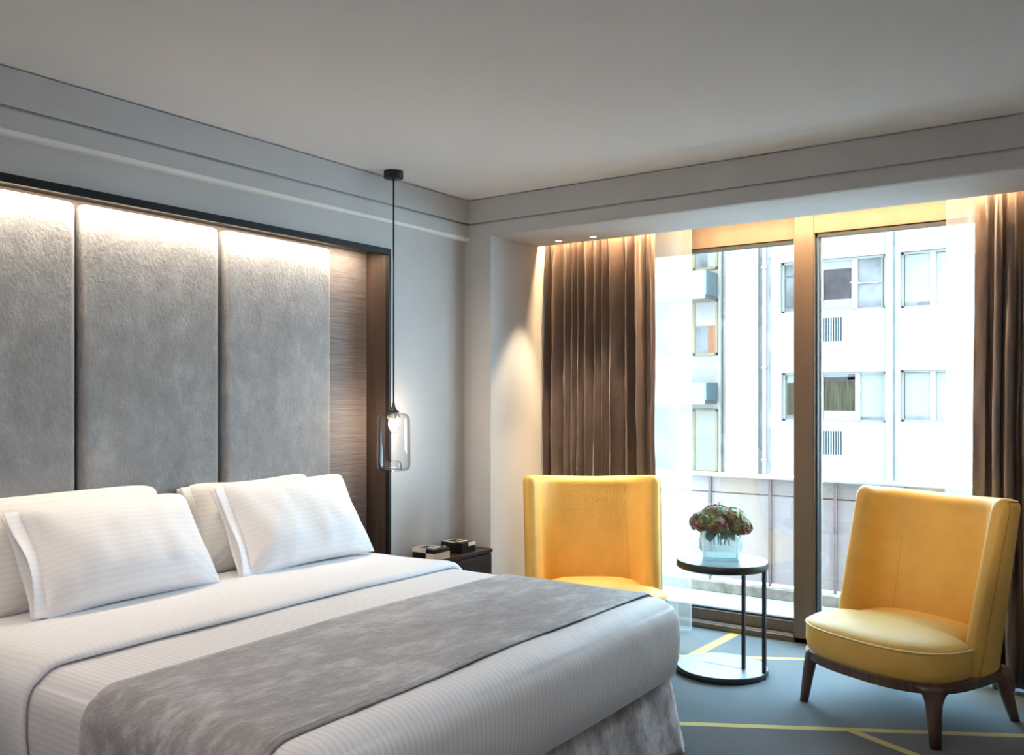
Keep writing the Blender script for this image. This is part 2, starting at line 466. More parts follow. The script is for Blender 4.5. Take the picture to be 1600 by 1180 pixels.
# window wall: pier, beam with soffit, lintel over the curtain pocket
wf = structure(boxes('wall_far', [(X_BEAM, X_WIN + 0.2, Y_PIER, Y_HEAD, 0, Z_SOF), (X_BEAM + 0.012, X_WIN + 0.2, Y_PIER, Y_HEAD, Z_SOF, 2.50),
                                  (X_BEAM - 0.006, X_BEAM, Y_PIER, 3.185, 0, Z_SOF),
                                  (X_BEAM, X_WIN + 0.2, Y_RIGHT, -0.12, 0, Z_SOF), (X_BEAM + 0.012, X_WIN + 0.2, Y_RIGHT, -0.12, Z_SOF, 2.50),
                                  (X_BEAM + 0.012, X_SOF, -0.12, Y_PIER, Z_SOF, 2.5),
                                  (X_BEAM + 0.012, X_WIN + 0.25, Y_RIGHT, Y_HEAD, 2.49, Z_CEIL),
                                  (X_WIN + 0.12, X_WIN + 0.3, -0.12, Y_PIER, 2.44, 2.5)], M_wall),
               'pale window wall with corner pier and deep beam', 'wall')
Z_G = 2.432
boxes('beam_upper_band', [(X_BEAM, X_BEAM + 0.02, Y_RIGHT, Y_HEAD - 0.03, Z_G + 0.006, Z_CEIL - 0.006)], M_wall, wf)
boxes('beam_lower_band', [(X_BEAM, X_BEAM + 0.02, Y_RIGHT, Y_HEAD - 0.03, Z_SOF, Z_G - 0.006)], M_wall, wf)
t1 = structure(boxes('trim_1', [(X_BACK, X_BEAM, Y_HEAD - 0.03, Y_HEAD, Z_SOF, Z_G - 0.006)], M_wall), 'lower flat cornice band over the headboard', 'trim')
t2 = structure(boxes('trim_2', [(X_BACK, X_BEAM, Y_HEAD - 0.03, Y_HEAD, Z_G + 0.006, Z_CEIL - 0.006)], M_wall), 'upper flat cornice band under the ceiling', 'trim')
M_bead = plain('bead_pale', (0.86, 0.83, 0.79), 0.6, bscale=120, bstr=0.02)  # lighter tone stands for the pale stripe on the band's underside
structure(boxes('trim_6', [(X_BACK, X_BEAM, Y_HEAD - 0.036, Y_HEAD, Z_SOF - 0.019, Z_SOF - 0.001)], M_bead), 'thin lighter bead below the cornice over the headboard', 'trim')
boxes('recessed_groove', [(X_BACK, X_BEAM, Y_HEAD - 0.018, Y_HEAD - 0.001, Z_G - 0.006, Z_G + 0.006)], M_groove, t1)

# windows -------------------------------------------------------------
def window(name, y0, y1, xf, depth, z0, ztop, zglass0, zglass1, jl, jr, label):
    w = thing(name, label, 'window', (xf, (y0 + y1) / 2, 0)); w['kind'] = 'structure'
    ym = (y0 + y1) / 2
    a, b = y0 - ym, y1 - ym
    bevbox('top_rail', 0, depth, a, b, zglass1, ztop, M_bronze, w, 0.003)
    bevbox('bottom_rail', 0, depth, a, b, z0, zglass0, M_bronze, w, 0.003)
    bevbox('jamb', 0, depth, a, a + jr, zglass0, zglass1, M_bronze, w, 0.003)
    bevbox('jamb', 0, depth, b - jl, b, zglass0, zglass1, M_bronze, w, 0.003)
    g0, g1 = a + jr, b - jl
    t = 0.012
    boxes('gasket', [(0.012, 0.05, g0, g1, zglass1 - 0.022, zglass1), (0.012, 0.05, g0, g1, zglass0, zglass0 + t),
                     (0.012, 0.05, g0, g0 + t, zglass0, zglass1), (0.012, 0.05, g1 - t, g1, zglass0, zglass1)], M_gasket, w)
    boxes('spacer_bar', [(0.052, 0.07, g0, g1, zglass1 - 0.01, zglass1), (0.052, 0.07, g0, g1, zglass0, zglass0 + 0.01),
                         (0.052, 0.07, g0, g0 + 0.022, zglass0, zglass1), (0.052, 0.07, g1 - 0.022, g1, zglass0, zglass1)], M_alu, w)
    boxes('pane', [(0.036, 0.042, g0, g1, zglass0, zglass1)], M_pane, w)
    return w
window('window_1', 1.60, 3.12, X_WIN + 0.055, 0.075, 0.035, 2.49, 0.105, 2.306, 0.10, 0.008, 'sliding glass door beside the brown drape and flower table')
window('window_2', 0.00, 1.497, X_WIN, 0.075, 0.035, 2.49, 0.105, 2.318, 0.006, 0.09, 'fixed glazing behind the yellow armchair nearest the camera')
structure(bevbox('trim_3', X_WIN, X_WIN + 0.15, 1.497, 1.61, 0.0, 2.49, M_bronze, None, 0.004), 'broad bronze post between the two windows', 'window post')
sill = structure(bevbox('trim_4', X_WIN, X_WIN + 0.19, -0.12, Y_PIER, 0.0, 0.033, M_bronze, None, 0.004), 'low bronze sliding track along the floor', 'door track')
boxes('track_rib', [(X_WIN + 0.016, X_WIN + 0.022, 1.62, 3.1, 0.033, 0.04)], M_alu, sill)
boxes('track_rib', [(X_WIN + 0.036, X_WIN + 0.042, 1.62, 3.1, 0.033, 0.04)], M_alu, sill)
structure(boxes('trim_5', [(X_WIN, X_WIN + 0.19, -0.12, 0.0, 0.033, 2.49)], M_bronze), 'bronze end jamb of the fixed glazing', 'window jamb')

# curtain pocket light
ps = thing('cove_light', 'warm light strip hidden above the curtains', 'light', (4.782, 1.5, 2.47))
boxes('led_strip', [(-0.01, 0.01, -1.58, 1.58, 0.004, 0.016)], M_led, ps)
boxes('mounting_channel', [(-0.014, 0.014, -1.6, 1.6, 0.016, 0.02)], M_alu, ps)
def area(name, loc, target, sx, sy, power, col, parent=None, spread=180):
    d = bpy.data.lights.new(name, 'AREA'); d.shape = 'RECTANGLE'; d.size = sx; d.size_y = sy
    d.energy = power; d.color = col
    try: d.spread = math.radians(spread)
    except Exception: pass
    o = bpy.data.objects.new(name, d); C.objects.link(o)
    o.location = loc
    return o, d
o_, _ = area('cove_glow', (0.0, 0.02, 0.0), None, 3.1, 0.03, L_POCKET, (1.0, 0.68, 0.36), ps)
o_.parent = ps; o_.rotation_euler = Matrix(((0, 1, 0), (-1, 0, 0), (0, 0, 1))).to_euler()
o_.rotation_euler = (0, 0, PI / 2)

# ------------------------------------------------------------------ headboard niche
hb = thing('headboard', 'tall headboard niche with grey velvet panels and dark frame', 'headboard', (2.22, 3.40, 0))
def H(x): return x - 2.22
def HY(y): return y - 3.40
boxes('frame_head', [(H(AL_X0), H(AL_X1), HY(3.31), HY(3.335), 2.166, AL_Z)], M_frame, hb)
boxes('frame_jamb', [(H(AL_X1 - 0.018), H(AL_X1), HY(3.31), HY(3.335), 0, 2.166)], M_frame, hb)
boxes('frame_jamb', [(H(AL_X0), H(AL_X0 + 0.018), HY(3.31), HY(3.335), 0, 2.166)], M_frame, hb)
boxes('niche_soffit', [(H(AL_X0), H(AL_X1), HY(3.335), HY(3.50), 2.186, AL_Z)], M_reveal, hb)
boxes('niche_side', [(H(AL_X1 - 0.017), H(AL_X1), HY(3.335), HY(3.478), 0, 2.186)], M_reveal, hb)
boxes('niche_side', [(H(AL_X0), H(AL_X0 + 0.017), HY(3.335), HY(3.478), 0, 2.186)], M_reveal, hb)
boxes('backing_board', [(H(AL_X0), H(AL_X1), HY(3.478), HY(3.50), 0, 2.186)], M_grass, hb)
for (x0, x1) in ((1.225, 1.898), (1.916, 2.566), (2.588, 3.25)):
    pnl = bevbox('upholstered_panel', H(x0), H(x1), HY(3.405), HY(3.478), 0.30, 2.165, M_panel, hb, 0.03, 5)
boxes('led_strip', [(H(0.96), H(3.52), HY(3.363), HY(3.381), 2.178, 2.186)], M_led, hb)
o_, _ = area('headboard_glow', (0.02, HY(3.372), 2.176), None, 2.56, 0.014, L_HEAD, (1.0, 0.83, 0.63), hb)
o_.parent = hb; o_.rotation_euler = (math.radians(8), 0, 0)

# ------------------------------------------------------------------ bed
BX0, BX1, BY0, BY1, BZ = 1.29, 3.245, 1.455, 3.40, 0.620
BR = 0.085
def soft_box(name, x0, x1, y0, y1, z0, z1, r, mat, parent, nx, ny, nzz, disp=None, rv=None):
    """box open below with rounded top edges and corners, as one surface"""
    def axis(a, b, n):
        out = []
        for i in range(n + 1):
            t = i / n
            t = 0.5 - 0.5 * math.cos(PI * t) if True else t
            out.append(a + (b - a) * (0.35 * i / n + 0.65 * t))
        return out
    xs, ys = axis(x0, x1, nx), axis(y0, y1, ny)
    zs = [z0 + (z1 - z0) * (1 - (1 - i / nzz) ** 1.6) for i in range(nzz + 1)]
    def mp(p):
        q = Vector((min(max(p[0], x0 + r), x1 - r), min(max(p[1], y0 + r), y1 - r), min(p[2], z1 - r)))
        d = Vector(p) - q
        if d.length < 1e-9: return Vector(p)
        n = d.normalized()
        out = q + n * r
        if disp: out += n * disp(out, n)
        return out
    vs, fs, idx = [], [], {}
    def V(p):
        k = (round(p[0], 6), round(p[1], 6), round(p[2], 6))
        if k not in idx:
            idx[k] = len(vs); vs.append(mp(p))
        return idx[k]
    for i in range(nx):
        for j in range(ny):
            fs.append((V((xs[i], ys[j], z1)), V((xs[i + 1], ys[j], z1)), V((xs[i + 1], ys[j + 1], z1)), V((xs[i], ys[j + 1], z1))))
    for k in range(nzz):
        for i in range(nx):
            for y in (y0, y1):
                fs.append((V((xs[i], y, zs[k])), V((xs[i + 1], y, zs[k])), V((xs[i + 1], y, zs[k + 1])), V((xs[i], y, zs[k + 1]))))
        for j in range(ny):
            for x in (x0, x1):
                fs.append((V((x, ys[j], zs[k])), V((x, ys[j + 1], zs[k])), V((x, ys[j + 1], zs[k + 1])), V((x, ys[j], zs[k + 1]))))
    return from_data(name, vs, fs, mat, parent, True)

bed = thing('bed', 'wide bed with mauve velvet skirt below white bedding', 'bed', (2.267, 2.43, 0))
bx, by = 2.267, 2.43
bevbox('box_base', 1.34 - bx, 3.20 - bx, 1.53 - by, 3.39 - by, 0.06, 0.33, M_wenge, bed, 0.01)
bevbox('mattress', 1.33 - bx, 3.21 - bx, 1.50 - by, 3.395 - by, 0.335, 0.585, M_fold, bed, 0.05, 4)
def skirt(name, p0, p1, out, flare, n=70, seed=0):
    """a hanging panel from p0 to p1 that flares by `flare` along `out` towards the floor"""
    pts = []
    rows = 10
    for j in range(rows):
        t = j / (rows - 1)
        z = 0.345 - t * 0.337
        for i in range(n):
            s = i / (n - 1)
            w = 0.006 * t * math.sin(s * 46 + seed) + 0.010 * t * nz(s * 9, t * 1.5, seed)
            f = flare * (0.15 + 0.85 * t) + w
            # ends swing outwards a little
            e = 0.02 * t
            q = Vector((p0[0] + (p1[0] - p0[0]) * s, p0[1] + (p1[1] - p0[1]) * s, z))
            q += Vector((p1[0] - p0[0], p1[1] - p0[1], 0)).normalized() * ((s - 0.5) * 2 * 0.05 * t)
            q += Vector((out[0], out[1], 0)) * f
            pts.append((q.x - bx, q.y - by, q.z + 0.004 * nz(s * 5, 3, seed) * t))
    return grid(name, pts, n, rows, M_skirt, bed, True, 0.006)
skirt('skirt_panel', (1.32, 1.512), (3.215, 1.512), (0, -1), 0.045, 90, 0.3)
skirt('skirt_panel', (3.225, 1.53), (3.225, 3.37), (1, 0), 0.085, 70, 1.7)
skirt('skirt_panel', (1.32, 3.37), (1.32, 1.53), (-1, 0), 0.045, 70, 2.9)

def duvet_disp(p, n):
    d = 0.004 * nz(p.x * 3.1, p.y * 2.6, p.z * 4) + 0.0015 * nz(p.x * 11, p.y * 9, p.z * 14)
    if n.z < 0.6:   # sides belly out a little and tuck in below
        t = (BZ - p.z) / 0.29
        d += 0.016 * math.sin(max(0, min(1, t)) * PI) - 0.03 * max(0, t - 0.75) ** 2 * 4
    else:
        d += 0.008 * math.sin((p.x - BX0) / (BX1 - BX0) * PI)
    return d
dv = thing('duvet', 'white sateen-striped duvet tucked tightly around the bed', 'duvet', (0, 0, 0))
soft_box('duvet_body', BX0, BX1, BY0, BY1, 0.325, BZ, BR, M_duvet, dv, 70, 64, 18, duvet_disp)

def cross_path(n_top=60, z_low_l=0.36, z_low_r=0.36, r=BR):
    """(x, z, nx, nz) of the bed's section from left side up, over and down the right side"""
    P = []
    for i in range(8): P.append((BX0, z_low_l + (BZ - r - z_low_l) * i / 8, -1, 0))
    for i in range(9):
        a = PI - PI / 2 * i / 8
        P.append((BX0 + r + r * math.cos(a), BZ - r + r * math.sin(a), math.cos(a), math.sin(a)))
    for i in range(1, n_top):
        P.append((BX0 + r + (BX1 - BX0 - 2 * r) * i / n_top, BZ, 0, 1))
    for i in range(9):
        a = PI / 2 - PI / 2 * i / 8
        P.append((BX1 - r + r * math.cos(a), BZ - r + r * math.sin(a), math.cos(a), math.sin(a)))
    for i in range(1, 9): P.append((BX1, BZ - r - (BZ - r - z_low_r) * i / 8, 1, 0))
    return P
def drape(name, prof, mat, parent, z_l, z_r, wob=0.004, edge=0.008, seed=0.0):
    """prof: list of (y, offset, edge weight); swept over the bed's section"""
    P = cross_path(64, z_l, z_r)
    pts = []
    for (y, off, ew) in prof:
        for (x, z, nx_, nz_) in P:
            yy = y + ew * edge * (nz(x * 1.7 + seed, z * 2.0, seed) * 1.6)
            t = 0.0
            base = 0.008 * math.sin((x - BX0) / (BX1 - BX0) * PI) if nz_ > 0.6 else (0.016 * math.sin(max(0, min(1, (BZ - z) / 0.29)) * PI) if nz_ < 0.4 else 0.006)
            o = off + base + wob * (0.5 + nz(x * 3.3 + seed, y * 4.1, z * 3.0)) * (1 if off > 0.004 else 0.3)
            pts.append((x + nx_ * o, yy, z + nz_ * o))
    return grid(name, pts, len(P), len(prof), mat, parent, True)
# turned-down top of the duvet
fold_prof = [(3.30, 0.004, 0), (3.20, 0.016, 0), (3.0, 0.020, 0), (2.85, 0.022, 0.2), (2.72, 0.024, 0.5), (2.64, 0.027, 0.8), (2.59, 0.029, 1), (2.562, 0.026, 1), (2.548, 0.019, 1), (2.543, 0.011, 1), (2.55, 0.004, 1), (2.60, 0.002, 1)]
drape('turned_down_edge', fold_prof, M_fold, dv, 0.345, 0.36, 0.004, 0.014, 0.7)
tag(dv, 'white sateen-striped duvet turned down below the pillows', 'duvet')
# runner across the foot
rn = thing('bed_runner', 'taupe crushed velvet runner laid across the foot of the bed', 'bed runner', (0, 0, 0))
run_prof = [(2.262, 0.002, 1), (2.268, 0.005, 1), (2.264, 0.008, 1), (2.24, 0.0085, 0.9), (2.1, 0.009, 0.3), (1.95, 0.009, 0), (1.8, 0.009, 0.2), (1.66, 0.009, 0.7), (1.60, 0.0095, 1), (1.578, 0.009, 1), (1.572, 0.005, 1), (1.578, 0.002, 1)]
drape('velvet_cloth', run_prof, M_runner, rn, 0.345, 0.345, 0.003, 0.010, 4.2)
drape('hem_piping', [(1.600, 0.0088, 1), (1.597, 0.0118, 1), (1.590, 0.0118, 1), (1.587, 0.0088, 1)], M_runner, rn, 0.345, 0.345, 0.003, 0.010, 4.2)

# pillows
def pillow(label, loc, w, h, T, lean, yaw, mat, seed, roll=0.0):
    root = thing('pillow', label, 'pillow', loc, yaw, 'bed pillows')
    root.rotation_euler = Matrix.Rotation(yaw, 3, 'Z').to_4x4().to_euler()
    R = Matrix.Rotation(yaw, 4, 'Z') @ Matrix.Rotation(lean, 4, 'X') @ Matrix.Rotation(roll, 4, 'Z')
    root.rotation_euler = R.to_euler()
    nu, nv = 46, 34
    def outline(u, v):
        px_ = u * w / 2 * (1 - 0.07 * (1 - v * v) ** 1.0 + 0.012 * math.sin(2.3 * v + seed))
        py_ = h / 2 + v * h / 2 * (1 - 0.06 * (1 - u * u) + (0.035 * math.sin(1.9 * u + seed) if v > 0 else 0.0))
        if v > 0:
            k = abs(u) ** 7 * abs(v) ** 7; px_ *= 1 - 0.05 * k; py_ -= 0.022 * k
        return px_, py_
    pts, fs = [], []
    for side in (1, -1):
        for j in range(nv):
            v = -math.cos(PI * j / (nv - 1))
            for i in range(nu):
                u = -math.cos(PI * i / (nu - 1))
                px_, py_ = outline(u, v)
                k = max(0.0, (1 - abs(u) ** 2.6)) ** 0.55 * max(0.0, (1 - abs(v) ** 2.4)) ** 0.52
                # fuller towards the bottom
                t = T / 2 * k * (1.0 - 0.16 * v)
                wr = 0.010 * nz(px_ * 14 + seed, py_ * 6, seed) + 0.014 * nz(px_ * 4 + seed, py_ * 5, side * 2)
                cr = 0.013 * math.sin(26 * math.atan2(v + 1.15, u + 1.15) + seed) * math.exp(-3.2 * math.hypot(u + 1, v + 1))
                cr += 0.011 * math.sin(24 * math.atan2(v + 1.15, 1.15 - u) + seed) * math.exp(-3.0 * math.hypot(u - 1, v + 1))
                t += (wr + cr) * min(1, k * 3)
                sag = -0.02 * (v + 1) * (v + 1) * 0.3
                pts.append((px_, py_, side * t + sag + 0.008 * nz(u * 1.5 + seed, v * 1.5, 9)))
    for s in (0, 1):
        b = s * nu * nv
        for j in range(nv - 1):
            for i in range(nu - 1):
                q = (b + j * nu + i, b + j * nu + i + 1, b + (j + 1) * nu + i + 1, b + (j + 1) * nu + i)
                fs.append(q if s == 0 else q[::-1])
    me_ob = from_data('pillow_body', pts, fs, mat, root, True)
    bm = bmesh.new(); bm.from_mesh(me_ob.data); bmesh.ops.remove_doubles(bm, verts=bm.verts, dist=0.0006)
    bmesh.ops.recalc_face_normals(bm, faces=bm.faces); bm.to_mesh(me_ob.data); bm.free()
    # open hem on the left end: front and back flap
    for side, nm in ((1, 'hem_flap'), (-1, 'hem_flap')):
        hp = []; rows = 26; cols = 7
        for j in range(rows):
            v = -0.97 + 1.94 * j / (rows - 1)
            x0, y0 = outline(-1, v)
            for i in range(cols):
                s = i / (cols - 1)
                gap = 0.004 + (0.020 + 0.010 * math.sin(v * 4 + seed)) * s * (1 - 0.7 * v * v)
                hp.append((x0 + 0.012 - s * 0.062, y0 + 0.004 * math.sin(v * 7 + seed) * s,
                           side * gap + 0.008 * nz(-1.5 + seed, v * 1.5, 9) - 0.02 * (v + 1) * (v + 1) * 0.3 + 0.008 * s * math.sin(3 * v + seed)))
        grid(nm, hp, cols, rows, mat, root, True, 0.002)
    return root
pillow('cream white pillow standing against the headboard at the far left', (1.83, 3.215, 0.632), 0.82, 0.44, 0.17, math.radians(71), math.radians(1), M_pillow_cream, 1.3)
pillow('cream pillow mostly hidden behind the front pillow nearest the lamp', (2.705, 3.245, 0.632), 0.68, 0.42, 0.16, math.radians(74), math.radians(-2), M_pillow_cream, 5.1)
pillow('large striped white pillow leaning in front on the left side', (1.945, 3.04, 0.645), 0.72, 0.435, 0.20, math.radians(60), math.radians(2), M_pillow, 2.2)
pillow('plump striped white pillow leaning in front on the lamp side', (2.81, 3.045, 0.645), 0.70, 0.445, 0.20, math.radians(62), math.radians(-4), M_pillow, 3.7, math.radians(1.5))

# ------------------------------------------------------------------ bedside
ns = thing('nightstand', 'dark wenge bedside shelf unit between headboard and pier', 'nightstand', (3.93, 3.22, 0))
bevbox('top', -0.325, 0.325, -0.105, 0.105, 0.485, 0.507, M_wenge, ns, 0.002)
bevbox('carcass', -0.32, 0.32, -0.085, 0.105, 0.10, 0.485, M_wenge, ns, 0.002)
dr = bevbox('drawer', -0.315, 0.315, -0.104, -0.085, 0.30, 0.478, M_wenge, ns, 0.002)
bevbox('drawer', -0.315, 0.315, -0.104, -0.085, 0.112, 0.292, M_wenge, ns, 0.002)
bevbox('plinth', -0.30, 0.30, -0.07, 0.10, 0.0, 0.10, M_boxblk, ns, 0.002)

def deco_box(label, loc, w, d, invert=False, rot=0.0):
    r = thing('decorative_box', label, 'box', loc, rot, 'inlaid boxes')
    A, B = (M_cream, M_boxblk) if not invert else (M_boxblk, M_cream)
    h1, h2 = 0.038, 0.060
    bevbox('body', -w / 2, w / 2, -d / 2, d / 2, 0.0, h1, M_boxblk, r, 0.0015)
    lid = bevbox('lid', -w / 2, w / 2, -d / 2, d / 2, h1 + 0.0008, h2, M_boxblk, r, 0.0015)
    e = 0.0012
    def inlay(x0, x1, y0, y1, z0, z1):
        boxes('inlay', [(x0, x1, y0, y1, z0, z1)], M_cream, lid if z0 >= h1 else r)
    # alternating panels on the two sides one sees
    if not invert:
        inlay(-w / 2 - e, -w / 2 + 0.001, -0.02, d / 2 - 0.001, h1 + 0.001, h2 - 0.001)      # left face, lid
        inlay(-w / 2 - e, -w / 2 + 0.001, -d / 2, -0.02, 0.001, h1)                              # left face, body near the corner
        inlay(-w / 2 - e, w / 2, -d / 2 - e, -d / 2 + 0.001, 0.001, h1)                         # front face of the body
    else:
        inlay(-0.002, w / 2, -d / 2 - e, -d / 2 + 0.001, h1 + 0.001, h2 - 0.001)
        inlay(-w / 2 - e, -w / 2 + 0.001, d / 2 - 0.035, d / 2 - 0.012, 0.001, h1)
    # greek key on the lid
    t = w * 0.10
    kx, ky = w / 2, d / 2
    z0, z1 = h2 - 0.001, h2 + 0.0008
    inlay(-kx + 0.002, -kx + 0.002 + t, -ky * 0.2, ky - 0.002, z0, z1)
    inlay(-kx + 0.002 + t, kx * 0.55, ky - 0.002 - t, ky - 0.002, z0, z1)
    inlay(kx * 0.55, kx * 0.55 + t, -ky * 0.45, ky - 0.002, z0, z1)
    inlay(-kx * 0.25, kx * 0.55, -ky * 0.45, -ky * 0.45 + t, z0, z1)
    inlay(-kx * 0.25, -kx * 0.25 + t, -ky * 0.45 + t, ky * 0.15, z0, z1)
    inlay(-kx * 0.25 + t, kx * 0.15, ky * 0.15 - t, ky * 0.15, z0, z1)
    return r
deco_box('black and cream inlaid box beside the headboard frame', (3.80, 3.205, 0.507), 0.135, 0.155)
deco_box('black inlaid box next to the corner pier', (4.055, 3.215, 0.507), 0.125, 0.150, True)

# pendant
pn = thing('pendant_lamp', 'smoked glass pendant lamp on a long black cord', 'pendant lamp', (3.487, 3.197, 0))
lathe('ceiling_rose', [(0, 2.58), (0.05, 2.58), (0.051, 2.578), (0.051, 2.546), (0.049, 2.543), (0.006, 2.5425), (0.006, 2.53), (0, 2.53)], M_black, pn, 36)
tube('cord', [(0, 0, 2.535), (0, 0, 1.36)], 0.0045, M_black, pn, 10)
lathe('socket_cap', [(0, 1.368), (0.007, 1.368), (0.009, 1.350), (0.016, 1.335), (0.028, 1.324), (0.030, 1.318), (0.018, 1.314), (0.018, 1.285), (0, 1.285)], M_black, pn, 30)
gprof = [(0.026, 1.317), (0.055, 1.315), (0.073, 1.307), (0.083, 1.292), (0.086, 1.272), (0.087, 1.15), (0.0885, 1.05), (0.087, 1.030), (0.080, 1.018), (0.066, 1.0135), (0.052, 1.014), (0.045, 1.022), (0.041, 1.050), (0.037, 1.060), (0.026, 1.064), (0, 1.065)]
inner = [(max(0, r - 0.0035), z - (0.003 if i < 3 else 0)) for i, (r, z) in enumerate(gprof)]
lathe('glass_shade', gprof, M_smoke, pn, 56)
lathe('inner_glass', [(0.020, 1.313), (0.03, 1.308), (0.036, 1.295), (0.036, 1.29)], M_smoke, pn, 30)
bl = lathe('bulb', [(0.012, 1.286), (0.014, 1.275), (0.026, 1.255), (0.030, 1.238), (0.026, 1.220), (0.014, 1.210), (0, 1.207)], M_bulbglass, pn, 24)
lathe('filament', [(0, 1.262), (0.010, 1.256), (0.014, 1.242), (0.010, 1.228), (0, 1.222)], M_bulb, bl, 16)
ld = bpy.data.lights.new('pendant_glow', 'POINT'); ld.energy = L_PEND; ld.color = (1.0, 0.84, 0.66); ld.shadow_soft_size = 0.03
lo = bpy.data.objects.new('pendant_glow', ld); C.objects.link(lo); lo.parent = pn; lo.location = (0, 0, 1.242)

# ------------------------------------------------------------------ curtains
def curtain(name, label, cat, y0, y1, xc, amp, folds, z0, z1, mat, seed, thick=0.0025, ret=0.0, nu=260, nv=56, topfine=0.0, spread=0.0, crease=0.0):
    pts = []
    for j in range(nv):
        tz = j / (nv - 1); z = z0 + (z1 - z0) * tz
        for i in range(nu):
            t = i / (nu - 1)
            ph = 2 * PI * (folds * t + 0.42 * math.sin(2 * PI * 1.3 * t + seed) + 0.14 * math.sin(2 * PI * 3.7 * t + seed * 2))
            ph += 0.25 * nz(t * 5 + seed, tz * 1.6, 2.0)
            a = amp * (0.75 + 0.5 * nz(t * 4 + seed, 1.0, tz * 0.8)) * (1.0 - 0.45 * sm(0.88, 1.0, tz))
            x = xc + a * math.sin(ph) + topfine * sm(0.80, 1.0, tz) * math.sin(ph * 2.6 + seed)
            wid = 1.0 - spread * (1 - tz)
            y = y0 + (y1 - y0) * t * wid
            y += 0.35 * a * math.sin(2 * ph) * 0.6 + 0.010 * nz(t * 3 + seed, tz * 2.5, 4.4)
            if ret:       # end of the curtain turns back towards the glass
                k = sm(0.0, 0.16, t)
                x += ret * (1 - k) - (1 - k) * a * math.sin(ph) * 0.8
            if crease:
                x -= crease * (nz(t * 16 + seed, tz * 5, 7.0) + 0.6 * nz(t * 30 + seed, tz * 14, 3.0))
            pts.append((x, y, z))
    ob = grid(name, pts, nu, nv, mat, None, True, thick)
    return tag(ob, label, cat)
curtain('drape', 'gathered brown taffeta drape beside the corner pier', 'curtain', 2.36, 3.118, 4.845, 0.048, 11.5, 0.012, 2.462, M_taffeta, 1.1, 0.003, 0.02, 320, 70, 0.012, 0.0, 0.013)
curtain('drape', 'brown taffeta drape hanging at the right picture edge', 'curtain', 0.645, -0.08, 4.83, 0.052, 8.0, 0.012, 2.462, M_taffeta, 4.6, 0.003, 0.02, 320, 70, 0.012, 0.0, 0.016)
curtain('sheer_curtain', 'white sheer curtain between the left drape and the glass door', 'sheer curtain', 2.17, 3.08, 4.955, 0.022, 9, 0.012, 2.462, M_sheer, 2.5, 0.0, 0.0, 200, 30)
curtain('sheer_curtain', 'white sheer curtain beside the drape at the right', 'sheer curtain', 0.80, -0.05, 4.955, 0.022, 8, 0.012, 2.462, M_sheer, 3.9, 0.0, 0.0, 200, 30)

